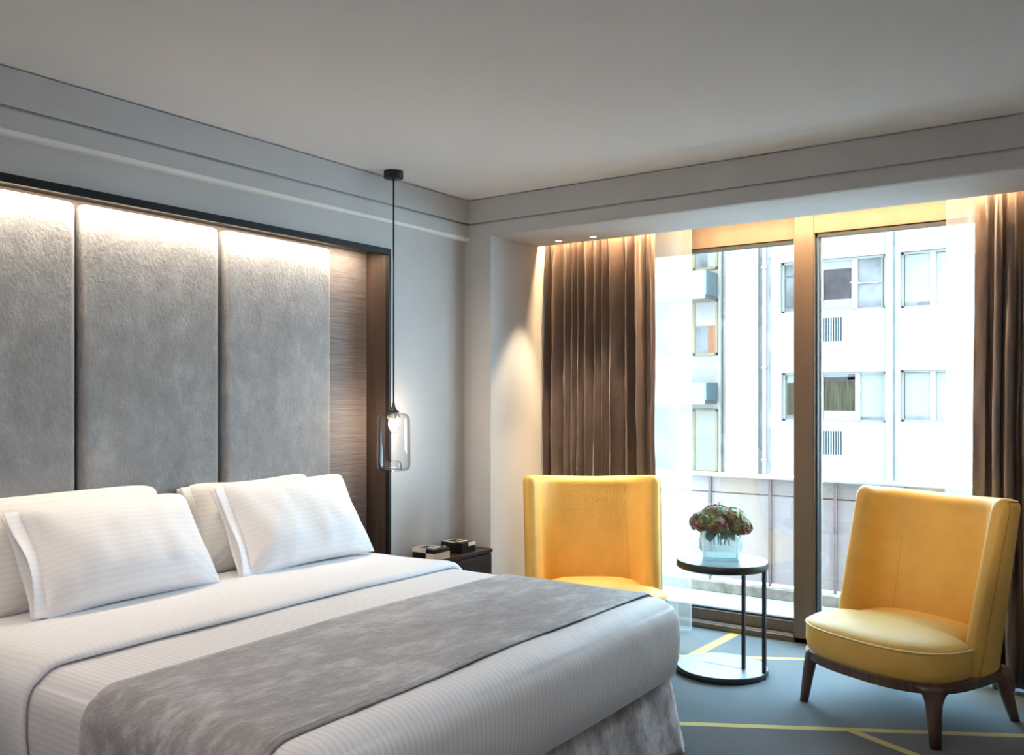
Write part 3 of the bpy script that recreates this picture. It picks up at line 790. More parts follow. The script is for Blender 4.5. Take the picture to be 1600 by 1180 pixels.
# ------------------------------------------------------------------ armchairs
def arm_outline(n_pts, a_f, a_r, w, nf, nr, xc=0.0, n=72):
    out = []
    for i in range(n):
        th = 2 * PI * i / n
        cx, sy = math.cos(th), math.sin(th)
        e = nf if cx >= 0 else nr
        a = a_f if cx >= 0 else a_r
        out.append((xc + a * math.copysign(abs(cx) ** (2 / e), cx), w * math.copysign(abs(sy) ** (2 / e), sy)))
    return out
def make_armchair():
    root = thing('armchair', 'x', 'armchair')
    z0 = 0.250
    # ---- backrest shell
    NS, NZ = 90, 34
    def midcurve(zz):
        xf = 0.085 - 0.20 * zz; xr = -0.265 - 0.105 * zz; W = 0.318 + 0.020 * zz; n_ = 2.9
        raw = []
        for i in range(401):
            th = -PI / 2 + PI * i / 400
            y = W * math.copysign(abs(math.sin(th)) ** (2 / n_), math.sin(th))
            x = xf - (xf - xr) * abs(math.cos(th)) ** (2 / n_)
            raw.append(Vector((x, y)))
        cum = [0.0]
        for i in range(400): cum.append(cum[-1] + (raw[i + 1] - raw[i]).length)
        L = cum[-1]
        def at(s):
            d = s * L
            lo, hi = 0, 400
            while hi - lo > 1:
                mid = (lo + hi) // 2
                if cum[mid] <= d: lo = mid
                else: hi = mid
            seg = cum[hi] - cum[lo]
            f = (d - cum[lo]) / seg if seg > 1e-9 else 0
            p = raw[lo].lerp(raw[hi], f)
            return p
        return at, L
    svals = []
    for i in range(NS):
        t = i / (NS - 1); svals.append(0.45 * t + 0.55 * (0.5 - 0.5 * math.cos(PI * t)))
    zvals = [1 - (1 - j / (NZ - 1)) ** 1.8 for j in range(NZ)]
    def surf(s, zz, side):
        at, L = midcache(zz)
        p = at(s); e = 0.004
        t = at(min(1, s + e)) - at(max(0, s - e)); t.normalize()
        nrm = Vector((-t.y, t.x))          # points inwards (towards +x at the centre) or outwards
        if nrm.dot(Vector((0.1, 0)) - p) < 0: nrm = -nrm
        d = min(s, 1 - s) * L
        tip = math.sqrt(max(0, 1 - (1 - min(d / 0.09, 1)) ** 2))
        m = abs(2 * s - 1)
        ztop = 0.945 + 0.030 * m * m
        corner = 0.05 * (1 - math.sqrt(max(0, 1 - (1 - min(d / 0.05, 1)) ** 2)))
        ztop -= corner
        z = z0 + zz * (ztop - z0)
        dz = (1 - zz) * (ztop - z0)
        top = math.sqrt(max(0, 1 - (1 - min(dz / 0.04, 1)) ** 2))
        T = 0.100 * (1 - 0.15 * m)
        h = T / 2
        if side > 0:
            pad = -0.010 * (1 - sm(0.40, 0.47, m)) * sm(0.0, 0.15, 1 - zz) * (0.3 + 0.7 * sm(0.0, 0.5, 1 - zz))
            seamd = -0.004 * math.exp(-((m - 0.46) / 0.018) ** 2) * (1 - sm(0.75, 0.9, zz))
            belly = 0.014 * math.sin(PI * min(1, zz * 1.1)) * (1 - m * m)
            wr = 0.0035 * nz(s * 42, zz * 2.2, 1.3) * sm(0.0, 0.4, 0.55 - zz) * (1 - sm(0.35, 0.45, m))
            h += pad + seamd + belly + wr
        h *= tip * top
        q = p + nrm * (h if side > 0 else -h)
        return Vector((q.x, q.y, z))
    cache = {}
    def midcache(zz):
        k = round(zz, 5)
        if k not in cache: cache[k] = midcurve(zz)
        return cache[k]
    pts, fs = [], []
    for side in (1, -1):
        for zz in zvals:
            for s in svals: pts.append(surf(s, zz, side))
    for k in (0, 1):
        b = k * NS * NZ
        for j in range(NZ - 1):
            for i in range(NS - 1):
                q = (b + j * NS + i, b + j * NS + i + 1, b + (j + 1) * NS + i + 1, b + (j + 1) * NS + i)
                fs.append(q if k else q[::-1])
    br = from_data('backrest', pts, fs, M_yellow, root, True)
    bm = bmesh.new(); bm.from_mesh(br.data); bmesh.ops.remove_doubles(bm, verts=bm.verts, dist=0.0005)
    bmesh.ops.recalc_face_normals(bm, faces=bm.faces); bm.to_mesh(br.data); bm.free()
    # piping round the outer shell: up one wing, along the top, down the other
    path = [surf(0.045, z, -1) for z in [i / 24 for i in range(24)]]
    path += [surf(0.045 + 0.91 * i / 60, 0.985, -1) for i in range(61)]
    path += [surf(0.955, z, -1) for z in [(23 - i) / 24 for i in range(24)]]
    tube('piping', path, 0.0042, M_seam, br, 6)
    for s in (0.27, 0.73):
        tube('seam', [surf(s, 0.02 + 0.70 * i / 26, 1) - Vector((0, 0, 0)) for i in range(27)], 0.0014, M_seam, br, 5)
    # ---- seat cushion, T-shaped: full width in front of the wings
    OUT = []
    nfr = 60
    for i in range(nfr + 1):
        th = -PI / 2 + PI * i / nfr
        cx, sy = math.cos(th), math.sin(th); e = 2.7
        OUT.append((0.095 + 0.285 * abs(cx) ** (2 / e), 0.365 * math.copysign(abs(sy) ** (2 / e), sy)))
    # rear part
    rear = [(0.082, 0.345), (0.078, 0.30), (0.06, 0.275), (-0.05, 0.270), (-0.15, 0.25), (-0.215, 0.19), (-0.235, 0.10), (-0.24, 0.0)]
    OUT += rear + [(x, -y) for x, y in reversed(rear[:-1])]
    n = len(OUT); cx0, cy0 = 0.10, 0.0
    rings = []
    for (fr, z, out) in ((0.955, z0 + 0.0, 0), (0.99, z0 + 0.012, 0), (1.012, z0 + 0.05, 0), (1.008, z0 + 0.108, 0), (0.997, z0 + 0.124, 0), (0.975, z0 + 0.133, 0), (0.93, z0 + 0.144, 0), (0.82, z0 + 0.158, 0), (0.62, z0 + 0.170, 0), (0.35, z0 + 0.178, 0), (0.12, z0 + 0.181, 0)):
        rings.append([(cx0 + (x - cx0) * fr, cy0 + y * fr, z) for x, y in OUT])
    vs = [p for r in rings for p in r]; fs = []
    for k in range(len(rings) - 1):
        for i in range(n):
            j = (i + 1) % n
            fs.append((k * n + i, k * n + j, (k + 1) * n + j, (k + 1) * n + i))
    fs.append(tuple((len(rings) - 1) * n + i for i in range(n))); fs.append(tuple(reversed(range(n))))
    st = from_data('seat_cushion', vs, fs, M_yellow, root, True)
    tube('piping', [(cx0 + (x - cx0) * 1.006, y * 1.006, z0 + 0.122) for x, y in OUT[:nfr + 1]], 0.0045, M_piping, st, 8)
    # ---- wooden rail following the outline
    ol = arm_outline(0, 0.30, 0.36, 0.368, 2.7, 3.0, 0.075, 80)
    ol = [(x if x > 0.075 else 0.075 + (x - 0.075) * 1.10, y) for x, y in ol]
    rg = []
    for fr, z in ((0.958, 0.205), (0.982, 0.209), (0.988, 0.247), (0.978, 0.252)):
        rg.append([(0.0 + x * fr, y * fr, z) for x, y in ol])
    vs = [p for r in rg for p in r]; m_ = len(ol); fs = []
    for k in range(len(rg) - 1):
        for i in range(m_):
            j = (i + 1) % m_; fs.append((k * m_ + i, k * m_ + j, (k + 1) * m_ + j, (k + 1) * m_ + i))
    fs.append(tuple((len(rg) - 1) * m_ + i for i in range(m_))); fs.append(tuple(reversed(range(m_))))
    from_data('seat_rail', vs, fs, M_walnut, root, False)
    # ---- legs
    for sx in (1, -1):
        for sy in (1, -1):
            if sx > 0:
                path = [((0.258, 0.300), 0.240, 0.125, 0.056), ((0.260, 0.303), 0.222, 0.098, 0.052), ((0.263, 0.306), 0.202, 0.070, 0.048), ((0.268, 0.310), 0.172, 0.052, 0.045), ((0.274, 0.316), 0.12, 0.045, 0.040), ((0.284, 0.330), 0.0, 0.034, 0.031)]
            else:
                path = [((-0.262, 0.262), 0.225, 0.072, 0.062), ((-0.268, 0.270), 0.19, 0.060, 0.055), ((-0.275, 0.284), 0.13, 0.048, 0.046), ((-0.285, 0.300), 0.06, 0.040, 0.038), ((-0.295, 0.315), 0.0, 0.032, 0.030)]
            vs, fs = [], []
            K = 12
            a0 = math.atan2(path[0][0][1] * sy, path[0][0][0])
            for (pxy, z, wa, wb) in path:
                for k in range(K):
                    a = 2 * PI * k / K
                    ca, sa = math.cos(a), math.sin(a)
                    ex = math.copysign(abs(ca) ** 0.6, ca) * wb * 0.62; ey = math.copysign(abs(sa) ** 0.6, sa) * wa * 0.62
                    rx = ex * math.cos(a0) - ey * math.sin(a0); ry = ex * math.sin(a0) + ey * math.cos(a0)
                    vs.append((pxy[0] + rx, pxy[1] * sy + ry, z))
            for q in range(len(path) - 1):
                for k in range(K):
                    l = (k + 1) % K; fs.append((q * K + k, q * K + l, (q + 1) * K + l, (q + 1) * K + k))
            fs.append(tuple(range(K))); fs.append(tuple((len(path) - 1) * K + k for k in reversed(range(K))))
            from_data('leg', vs, fs, M_walnut, root, True)
    return root
def copy_thing(root):
    r = root.copy(); C.objects.link(r)
    for ch in list(root.children):
        c = ch.copy(); C.objects.link(c); c.parent = r
        for g in ch.children:
            d = g.copy(); C.objects.link(d); d.parent = c
    return r
ch1 = make_armchair()
ch1.location = (4.275, 0.845, 0); ch1.rotation_euler = (0, 0, math.atan2(0.409, -0.912))
tag(ch1, 'yellow velvet armchair standing free beside the flower table', 'armchair', 'yellow velvet armchairs')
ch2 = copy_thing(ch1)
ch2.location = (4.155, 2.375, 0); ch2.rotation_euler = (0, 0, math.radians(214))
tag(ch2, 'yellow velvet armchair partly hidden behind the bed, by the drape', 'armchair', 'yellow velvet armchairs')

# ------------------------------------------------------------------ side table
tb = thing('side_table', 'round black side table on two flat posts by the window', 'side table', (4.35, 1.738, 0))
TR = 0.227
lathe('base_plate', [(0, 0.0), (TR - 0.006, 0.0), (TR - 0.002, 0.004), (TR, 0.010), (TR, 0.030), (TR - 0.0025, 0.0325), (0, 0.0325)], M_blacktop, tb, 72, smooth=False)
lathe('table_top', [(0, 0.533), (TR - 0.004, 0.533), (TR, 0.537), (TR, 0.568), (TR - 0.0025, 0.571), (0, 0.571)], M_blacktop, tb, 72, smooth=False)
lathe('edge_band', [(TR, 0.006), (TR + 0.0008, 0.007), (TR + 0.0008, 0.029), (TR, 0.030)], M_black, tb, 72)
lathe('edge_band', [(TR, 0.537), (TR + 0.0008, 0.538), (TR + 0.0008, 0.567), (TR, 0.568)], M_black, tb, 72)
bevbox('post', -0.014, 0.006, -0.2295, -0.212, 0.0, 0.545, M_black, tb, 0.0015)
bevbox('post', -0.006, 0.014, -0.120, -0.104, 0.030, 0.545, M_black, tb, 0.0015)
boxes('slot', [(-0.006, 0.012, -0.104, 0.11, 0.0325, 0.0332)], M_black, tb)

# vase ------------------------------------------------------------------
vz = 0.5715
vrot = math.radians(34.98) - PI / 2 + math.radians(-4)
vs_root = thing('vase', 'ribbed pale aqua glass vase on the round table', 'vase', (4.335, 1.74, vz), vrot)
def rrect(w, d, r, n=10):
    P = []
    for (sx, sy, a0) in ((1, 1, 0), (-1, 1, PI / 2), (-1, -1, PI), (1, -1, 3 * PI / 2)):
        for i in range(n + 1):
            a = a0 + PI / 2 * i / n
            P.append((sx * (w / 2 - r) + r * math.cos(a), sy * (d / 2 - r) + r * math.sin(a)))
    return P
def resample(P, n):
    Q = [Vector(p) for p in P]; m = len(Q); cum = [0]
    for i in range(m): cum.append(cum[-1] + (Q[(i + 1) % m] - Q[i]).length)
    out = []
    k = 0
    for i in range(n):
        d = cum[-1] * i / n
        while cum[k + 1] < d: k += 1
        f = (d - cum[k]) / max(1e-9, cum[k + 1] - cum[k])
        out.append(Q[k].lerp(Q[(k + 1) % m], f))
    return out
nr = 54 * 4
def vase_ring(w, d, z, rib):
    P = resample(rrect(w, d, 0.02), nr)
    out = []
    for i, p in enumerate(P):
        k = 1 + rib * math.cos(2 * PI * i / 4.0)
        out.append((p.x * k, p.y * k, z))
    return out
VW, VD = 0.176, 0.095
rings = [vase_ring(VW, VD, 0.0, 0), vase_ring(VW, VD, 0.045, 0), vase_ring(VW + 0.022, VD + 0.022, 0.050, 0.012), vase_ring(VW + 0.022, VD + 0.022, 0.105, 0.012),
         vase_ring(VW + 0.016, VD + 0.016, 0.108, 0.012), vase_ring(VW + 0.016, VD + 0.016, 0.160, 0.012), vase_ring(VW + 0.008, VD + 0.008, 0.160, 0.0), vase_ring(VW + 0.008, VD + 0.008, 0.012, 0.0) if False else vase_ring(VW - 0.010, VD - 0.010, 0.050, 0), vase_ring(VW - 0.012, VD - 0.012, 0.012, 0)]
vv = [p for r in rings for p in r]; vf = []
for k in range(len(rings) - 1):
    for i in range(nr):
        j = (i + 1) % nr; vf.append((k * nr + i, k * nr + j, (k + 1) * nr + j, (k + 1) * nr + i))
vf.append(tuple(range(nr))); vf.append(tuple((len(rings) - 1) * nr + i for i in reversed(range(nr))))
from_data('ribbed_glass', vv, vf, M_vase, vs_root, True)

def hydrangea(label, dx, dy, dz, R, seed, base):
    r_ = random.Random(seed)
    root = thing('hydrangea', label, 'flower', (4.335, 1.74, vz), vrot, 'cut hydrangeas')
    cx, cy, cz = dx, dy, dz
    tube('stem', [(base[0], base[1], 0.075), (base[0] * 0.6 + cx * 0.2, base[1] * 0.5 + cy * 0.2, 0.11), (cx * 0.8, cy * 0.8, 0.155), (cx, cy, cz - R * 0.2)], 0.0032, M_stem, root, 7)
    vs, fs = [], []
    nfl = 120
    for k in range(nfl):
        ga = k * 2.399963
        zf = 1 - 1.72 * (k + 0.5) / nfl
        rr = math.sqrt(max(0, 1 - zf * zf))
        nrm = Vector((rr * math.cos(ga), rr * math.sin(ga), zf * 0.85)) + Vector((r_.uniform(-.12, .12), r_.uniform(-.12, .12), r_.uniform(-.12, .12)))
        nrm.normalize()
        c = Vector((cx, cy, cz)) + Vector((nrm.x * R * 1.05, nrm.y * R * 1.05, nrm.z * R * 0.86)) * r_.uniform(0.86, 1.05)
        u = nrm.orthogonal().normalized(); w = nrm.cross(u)
        a0 = r_.uniform(0, PI)
        ps_ = r_.uniform(0.011, 0.016)
        for q in range(4):
            a = a0 + q * PI / 2
            d = u * math.cos(a) + w * math.sin(a); e = u * -math.sin(a) + w * math.cos(a)
            b = len(vs)
            lift = r_.uniform(-0.1, 0.45)
            vs += [c, c + d * ps_ * 0.55 + e * ps_ * 0.5 + nrm * ps_ * 0.15, c + d * ps_ * 1.1 + nrm * ps_ * lift, c + d * ps_ * 0.55 - e * ps_ * 0.5 + nrm * ps_ * 0.15]
            fs += [(b, b + 1, b + 2), (b, b + 2, b + 3)]
    me = bpy.data.meshes.new('florets'); me.from_pydata([tuple(v) for v in vs], [], fs); me.update()
    fo = link('florets', me, M_flower, root); fo['kind'] = 'stuff'
    for q in range(2):          # leaves tucked into the neck of the vase
        a = seed * 1.9 + q * 2.6
        lp = []
        for j in range(7):
            t = j / 6; wl = 0.020 * math.sin(PI * min(1, t * 0.9 + 0.05))
            for i in range(5):
                o = (i - 2) / 2
                x = cx * 0.55 + math.cos(a) * t * 0.05 - math.sin(a) * o * wl; y = cy * 0.4 + (math.sin(a) * t * 0.05 + math.cos(a) * o * wl) * 0.5
                lp.append((x, y, 0.148 - 0.055 * t * (0.5 + t * 0.5) + 0.004 * abs(o)))
        grid('leaf', lp, 5, 7, M_leaf, root, True)
    # inner body so that no light shows through the head
    core = lathe('flower_core', [(0, cz - R * 0.62)] + [(R * 0.86 * math.cos(t), cz + R * 0.74 * math.sin(t)) for t in [-1.0, -0.6, -0.2, 0.2, 0.6, 1.0, 1.3]] + [(0, cz + R * 0.74)], M_stem, root, 14, (cx, cy))
    return root
hydrangea('brownish hydrangea head at the left of the vase', -0.090, -0.015, 0.190, 0.062, 1, (-0.03, 0.0))
hydrangea('tall burgundy hydrangea head in the middle of the bunch', -0.018, 0.012, 0.222, 0.070, 2, (-0.01, 0.01))
hydrangea('pink tinged hydrangea head right of the middle', 0.055, 0.005, 0.208, 0.066, 3, (0.02, 0.0))
hydrangea('green hydrangea head drooping at the right of the vase', 0.092, -0.025, 0.172, 0.056, 4, (0.04, -0.01))
hydrangea('small brown green hydrangea head low in front', -0.030, -0.042, 0.182, 0.056, 5, (0.0, -0.01))

# ------------------------------------------------------------------ downlights
def downlight(label, x, y, z, power, cone, blend, col, group, tilt=(0, 0), r=0.028):
    t = thing('recessed_downlight', label, 'downlight', (x, y, z), 0, group)
    lathe('bezel', [(r, -0.0005), (r, -0.003), (r + 0.010, -0.003), (r + 0.012, 0.0), (r + 0.012, 0.002)], M_chrome, t, 28)
    lathe('lens', [(0, -0.001), (r, -0.001)], M_spotlens, t, 28)
    d = bpy.data.lights.new('downlight_beam', 'SPOT'); d.energy = power; d.color = col
    d.spot_size = math.radians(cone); d.spot_blend = blend; d.shadow_soft_size = r
    o = bpy.data.objects.new('downlight_beam', d); C.objects.link(o); o.parent = t; o.location = (0, 0, -0.006)
    o.rotation_euler = (tilt[0], tilt[1], 0)
    return t
WARM = (1.0, 0.80, 0.56)
downlight('small recessed downlight in the soffit nearest the pier', 4.64, 2.90, Z_SOF, L_SPOT, 50, 0.55, WARM, 'soffit downlights', (0, math.radians(7)), 0.019)
downlight('small recessed downlight in the soffit, farther from the pier', 4.645, 2.66, Z_SOF, L_SPOT, 50, 0.55, WARM, 'soffit downlights', (0, math.radians(7)), 0.019)
NEUT = (1.0, 0.93, 0.88)
for x, y, w_ in ((0.4, -0.7, 'over the side of the room opposite the bed'), (0.7, 2.4, 'over the hidden side of the bed'),
                 (-0.8, 1.0, 'nearest the wall facing the windows'), (1.6, 0.45, 'over the foot of the bed')):
    downlight('added fill downlight ' + w_ + ', out of the picture', x, y, Z_CEIL, L_FILL, 140, 1.0, NEUT, 'added fill downlights', r=0.045)  # unseen ceiling lamps added to fill the room with light

for (x, y, tgt, w_) in ((1.75, 0.55, (4.32, 2.48, 0.84), 'turned to the armchair by the drape'), (1.75, 0.15, (4.50, 0.76, 0.80), 'turned to the free-standing armchair')):
    t_ = downlight('added ceiling spot ' + w_ + ', out of the picture', x, y, Z_CEIL, L_ACCENT, 17, 1.0, WARM, 'added accent downlights', r=0.035)  # unseen spots added to brighten the chair backs
    for o_ in t_.children:
        if o_.type == 'LIGHT':
            o_.rotation_euler = (Vector(tgt) - Vector((x, y, Z_CEIL))).to_track_quat('-Z', 'Y').to_euler()

# ------------------------------------------------------------------ added fill uplighter (unseen, behind the camera)
def uplighter(label, x, y):
    t = thing('fill_lamp', label, 'fill lamp', (x, y, 0), 0)  # lamp added to brighten the ceiling from out of view
    lathe('base', [(0, 0), (0.14, 0), (0.145, 0.006), (0.145, 0.018), (0.13, 0.024), (0.015, 0.03), (0, 0.03)], M_black, t, 32)
    tube('pole', [(0, 0, 0.025), (0, 0, 1.70)], 0.012, M_black, t, 12)
    lathe('bowl', [(0.012, 1.69), (0.05, 1.70), (0.11, 1.73), (0.15, 1.78), (0.155, 1.80), (0.150, 1.80), (0.105, 1.742), (0.02, 1.71), (0, 1.71)], M_black, t, 36)
    d = bpy.data.lights.new('uplight_beam', 'SPOT'); d.energy = L_UP; d.color = (1.0, 0.95, 0.93)
    d.spot_size = math.radians(150); d.spot_blend = 1.0; d.shadow_soft_size = 0.08
    o = bpy.data.objects.new('uplight_beam', d); C.objects.link(o); o.parent = t; o.location = (0, 0, 1.79); o.rotation_euler = (PI, 0, 0)
    return t
uplighter('added black fill uplighter by the wall facing the windows, out of the picture', -1.0, 0.9)

# ------------------------------------------------------------------ balcony
structure(boxes('balcony_floor', [(X_WIN + 0.19, 6.55, -3.5, 6.0, -0.25, -0.02)], M_balfloor), 'pale tiled balcony floor outside the window', 'balcony')
structure(bevbox('balcony_kerb', 6.18, 6.40, -3.5, 6.0, -0.02, 0.055, M_kerb, None, 0.006), 'low stone kerb under the balustrade', 'kerb')
rl = thing('balustrade', 'lilac panelled balcony balustrade with white handrail', 'balustrade', (6.27, 1.7, 0))
ysb = [2.144 + 0.452 * k for k in range(-9, 7)]
for k in range(len(ysb) - 1):
    a, b = ysb[k] - 1.7, ysb[k + 1] - 1.7
    bevbox('lower_panel', -0.008, 0.008, a + 0.012, b - 0.012, 0.075, 0.693, M_railpanel, rl, 0.002, 1)
    bevbox('upper_panel', -0.008, 0.008, a + 0.012, b - 0.012, 0.703, 0.812, M_railpanel, rl, 0.002, 1)
for y in ysb:
    bevbox('post', -0.022, 0.022, y - 1.7 - 0.010, y - 1.7 + 0.010, 0.055, 0.82, M_railmetal, rl, 0.002, 1)
bevbox('mid_rail', 0.0085, 0.02, ysb[0] - 1.7, ysb[-1] - 1.7, 0.685, 0.711, M_railmetal, rl, 0.002, 1)
bevbox('handrail', -0.05, 0.05, ysb[0] - 1.7, ysb[-1] - 1.7, 0.815, 0.84, M_railtop, rl, 0.004, 1)

# ------------------------------------------------------------------ buildings across the street
structure(boxes('street_ground', [(6.6, 60, -30, 40, -9.2, -9.0)], M_street), 'grey street far below the balcony, out of the picture', 'street')
FX = 22.0
fb = thing('apartment_building', 'white apartment block with wide windows across the street', 'building', (FX, 4.0, -9.0))
def fy(y): return y - 4.0
def fz(z): return z + 9.0
OPEN = [(4.82, 7.27, 3.46, 4.72), (4.82, 7.25, 0.80, 1.99), (2.40, 4.49, 3.44, 4.73), (2.40, 4.49, 0.82, 2.01), (-1.6, 1.4, 3.44, 4.73), (-1.6, 1.4, 0.82, 2.01)]
def wall_open(name, y0, y1, z0, z1, ops, x0, x1, mat, parent, oy, oz):
    ys_ = sorted({y0, y1, *[o[0] for o in ops], *[o[1] for o in ops]}); zs_ = sorted({z0, z1, *[o[2] for o in ops], *[o[3] for o in ops]})
    L = []
    for i in range(len(ys_) - 1):
        for j in range(len(zs_) - 1):
            ym, zm = (ys_[i] + ys_[i + 1]) / 2, (zs_[j] + zs_[j + 1]) / 2
            if any(o[0] < ym < o[1] and o[2] < zm < o[3] for o in ops): continue
            L.append((x0, x1, ys_[i] - oy, ys_[i + 1] - oy, zs_[j] + oz, zs_[j + 1] + oz))
    return boxes(name, L, mat, parent)
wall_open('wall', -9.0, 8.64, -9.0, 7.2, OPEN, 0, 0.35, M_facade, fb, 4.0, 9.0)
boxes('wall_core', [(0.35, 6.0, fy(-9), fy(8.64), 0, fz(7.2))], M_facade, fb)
def far_window(ops, cells, rails=()):
    y0, y1, z0, z1 = ops
    xr = 0.16
    w = boxes('window', [(xr - 0.03, xr + 0.05, fy(y0), fy(y1), fz(z1 - 0.05), fz(z1)), (xr - 0.03, xr + 0.05, fy(y0), fy(y1), fz(z0), fz(z0 + 0.05)),
                         (xr - 0.03, xr + 0.05, fy(y0), fy(y0 + 0.05), fz(z0), fz(z1)), (xr - 0.03, xr + 0.05, fy(y1 - 0.05), fy(y1), fz(z0), fz(z1))], M_pvc, fb)
    boxes('backing', [(xr + 0.06, xr + 0.09, fy(y0), fy(y1), fz(z0), fz(z1))], M_blind, w)
    for (a, b, c, d, m, nm) in cells:
        boxes(nm, [(xr, xr + 0.02, fy(a), fy(b), fz(c), fz(d))], m, w)
    for (a, b, c, d) in rails:
        boxes('mullion', [(xr - 0.04, xr + 0.05, fy(a), fy(b), fz(c), fz(d))], M_pvc, w)
    return w
far_window(OPEN[0], [(5.60, 6.29, 3.74, 4.48, M_darkroom, 'pane'), (5.58, 6.95, 3.50, 3.74, M_blind, 'spandrel_panel'), (5.60, 6.95, 4.48, 4.68, M_blind, 'shutter_box'),
                     (4.87, 5.46, 3.50, 4.68, M_greypane, 'pane'), (6.29, 6.85, 3.50, 4.48, M_darkroom, 'pane'), (6.95, 7.18, 3.62, 4.35, M_greypane, 'pane'), (6.95, 7.18, 4.40, 4.68, M_greypane, 'pane')],
           [(5.46, 5.60, 3.48, 4.70), (6.27, 6.40, 3.74, 4.48), (6.83, 6.95, 3.48, 4.70), (4.92, 5.46, 4.08, 4.11), (4.90, 4.93, 3.5, 4.68)])
far_window(OPEN[1], [(5.52, 6.28, 1.06, 1.78, M_greenblind, 'drape'), (5.52, 6.28, 1.78, 1.88, M_darkroom, 'pane'), (5.70, 6.28, 1.88, 1.97, M_blind, 'shutter_box'), (5.52, 5.70, 1.80, 1.97, M_greypane, 'pane'),
                     (5.50, 6.28, 0.83, 1.06, M_facade2, 'spandrel_panel'), (4.87, 5.40, 0.93, 1.94, M_blind, 'blind'), (4.87, 5.40, 0.84, 0.93, M_greypane, 'pane'), (6.30, 6.95, 0.85, 1.75, M_darkroom, 'pane'), (6.95, 7.15, 0.95, 1.72, M_greenblind, 'pane'), (6.95, 7.15, 1.75, 1.95, M_blind, 'shutter_box')],
           [(5.40, 5.52, 0.82, 1.98), (6.27, 6.34, 0.85, 1.97), (6.80, 6.95, 0.82, 1.98)])
for op in (OPEN[2], OPEN[3]):
    z0, z1 = op[2], op[3]
    far_window(op, [(3.88, 4.42, z0 + 0.14, z1 - 0.06, M_blind, 'blind'), (3.88, 4.16, z0 + 0.05, z0 + 0.14, M_greypane, 'pane'), (4.16, 4.42, z0 + 0.05, z0 + 0.14, M_dullgrey, 'pane'), (2.45, 3.76, z0 + 0.05, z1 - 0.06, M_blind, 'blind')],
               [(3.76, 3.88, z0, z1), (3.06, 3.14, z0, z1)])
for op in (OPEN[4], OPEN[5]):
    far_window(op, [(-1.5, 1.3, op[2] + 0.05, op[3] - 0.05, M_blind, 'blind')], [(-0.2, -0.08, op[2], op[3])])
for zc in (2.73, 0.01):
    v_ = boxes('vent_grille', [(-0.004, 0.0, fy(5.79), fy(6.28), fz(zc - 0.01), fz(zc + 0.575))], M_facade, fb)
    for k in range(9):
        y = 5.80 + k * 0.0575
        boxes('slot', [(-0.012, -0.004, fy(y), fy(y + 0.028), fz(zc), fz(zc + 0.565))], M_slot, v_)
boxes('pilaster', [(-0.10, 0, fy(4.640), fy(4.78), 0, fz(7.15))], M_facade, fb)
boxes('pilaster_joint', [(-0.012, 0, fy(4.60), fy(4.640), 0, fz(7.15))], M_dullgrey, fb)  # groove beside the pilaster, its shadow put into the colour
boxes('pilaster', [(-0.14, 0, fy(7.80), fy(8.64), 0, fz(7.15))], M_facade, fb)
boxes('grey_streak', [(-0.006, 0, fy(7.70), fy(7.80), 0, fz(4.9))], M_dullgrey, fb)  # grey stain stripe, shadow put into its colour too
tube('drain_pipe', [(-0.07, fy(7.655), 0), (-0.07, fy(7.655), fz(7.15))], 0.05, M_pipe, fb, 10)
for z in (4.6, 2.1, -0.2): boxes('pipe_clip', [(-0.13, 0, fy(7.595), fy(7.715), fz(z), fz(z + 0.05))], M_pipe, fb)
for z0, z1 in ((3.05, 4.9), (1.05, 2.6), (-0.6, 0.62)): boxes('facade_slot', [(-0.01, 0, fy(7.525), fy(7.56), fz(z0), fz(z1))], M_dullgrey, fb)

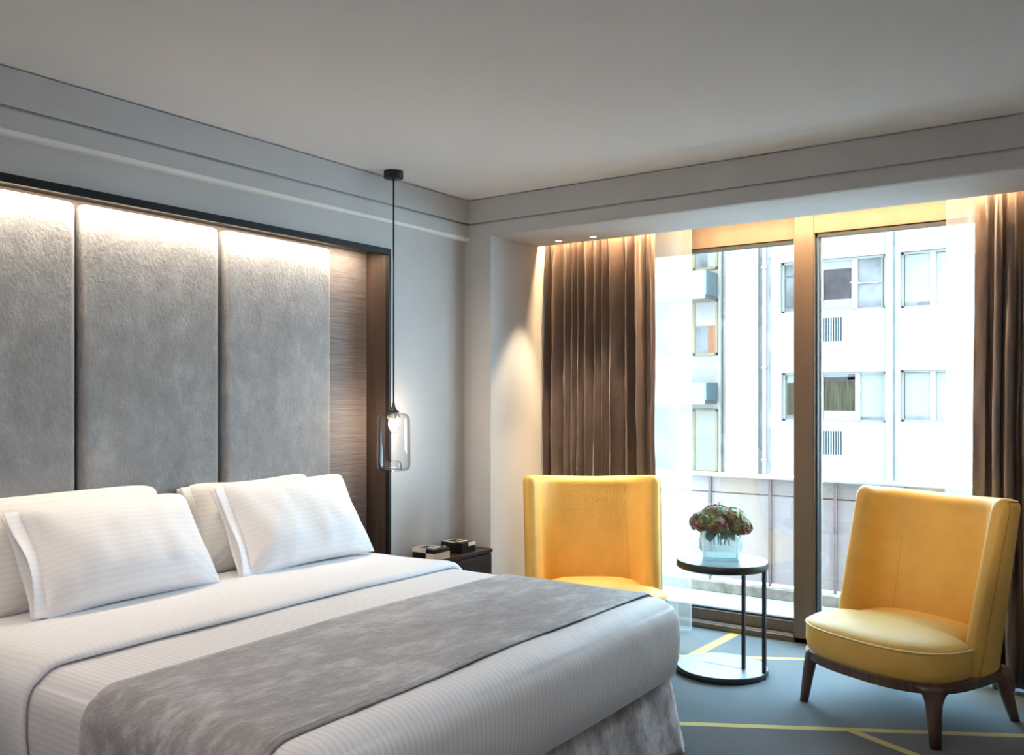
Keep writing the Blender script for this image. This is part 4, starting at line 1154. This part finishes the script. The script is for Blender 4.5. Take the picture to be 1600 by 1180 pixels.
sb = thing('balcony_building', 'cream building with pale blue balconies beside the white block', 'building', (24.0, 11.5, -9.0))
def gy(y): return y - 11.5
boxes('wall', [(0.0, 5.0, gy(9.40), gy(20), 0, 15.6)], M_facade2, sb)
boxes('recess_wall', [(0.5, 1.0, gy(8.66), gy(9.42), 0, 15.6)], M_dullgrey, sb)  # dark gap between the blocks, its shade put into the colour
for (z0, z1) in ((3.95, 4.22), (1.2, 1.5)):
    boxes('recess_window', [(0.44, 0.5, gy(9.44), gy(9.62), fz(z0), fz(z1))], M_darkroom, sb)
tube('drain_pipe', [(-0.05, gy(9.62), 0), (-0.05, gy(9.62), 15.5)], 0.055, M_pipe, sb, 8)
tube('dark_pipe', [(0.30, gy(9.50), 0), (0.30, gy(9.50), 15.5)], 0.05, M_darkpipe, sb, 8)
for (zb, zt) in ((4.22, 4.88), (1.31, 1.79), (-1.7, -1.1)):
    bal = boxes('balcony', [(-0.85, 0.0, gy(9.75), gy(14.5), fz(zb - 0.12), fz(zb))], M_facade2, sb)
    boxes('front_panel', [(-0.85, -0.82, gy(9.75), gy(14.5), fz(zb), fz(zt))], M_blueglass, bal)
    boxes('side_panel', [(-0.82, 0, gy(9.72), gy(9.75), fz(zb), fz(zt))], M_blueglass, bal)
for (z0, z1, mid) in ((2.57, 4.15, 3.42), (-0.76, 1.05, 0.25), (5.0, 6.6, 5.9)):
    y0, y1 = 9.70, 10.45
    w = boxes('window', [(-0.05, 0, gy(y0), gy(y1), fz(z1 - 0.07), fz(z1)), (-0.05, 0, gy(y0), gy(y1), fz(z0), fz(z0 + 0.07)), (-0.05, 0, gy(y0), gy(y0 + 0.07), fz(z0), fz(z1)), (-0.05, 0, gy(y1 - 0.07), gy(y1), fz(z0), fz(z1))], M_ochre, sb)
    boxes('shutter', [(-0.03, -0.0, gy(y0 + 0.07), gy(y1 - 0.07), fz(mid), fz(z1 - 0.07))], M_facade2, w)
    boxes('pane', [(-0.03, -0.0, gy(y0 + 0.30), gy(y1 - 0.07), fz(z0 + 0.07), fz(mid))], M_greypane if z0 > 0 else M_blind, w)
    boxes('drape', [(-0.03, -0.0, gy(y0 + 0.07), gy(y0 + 0.30), fz(z0 + 0.07), fz(mid))], M_orange if z0 > 2 and z0 < 3 else M_blind, w)
for (z0, z1) in ((2.57, 4.15), (-0.76, 1.05)):
    boxes('window', [(-0.04, 0, gy(11.0), gy(12.2), fz(z0), fz(z1))], M_greypane, sb)
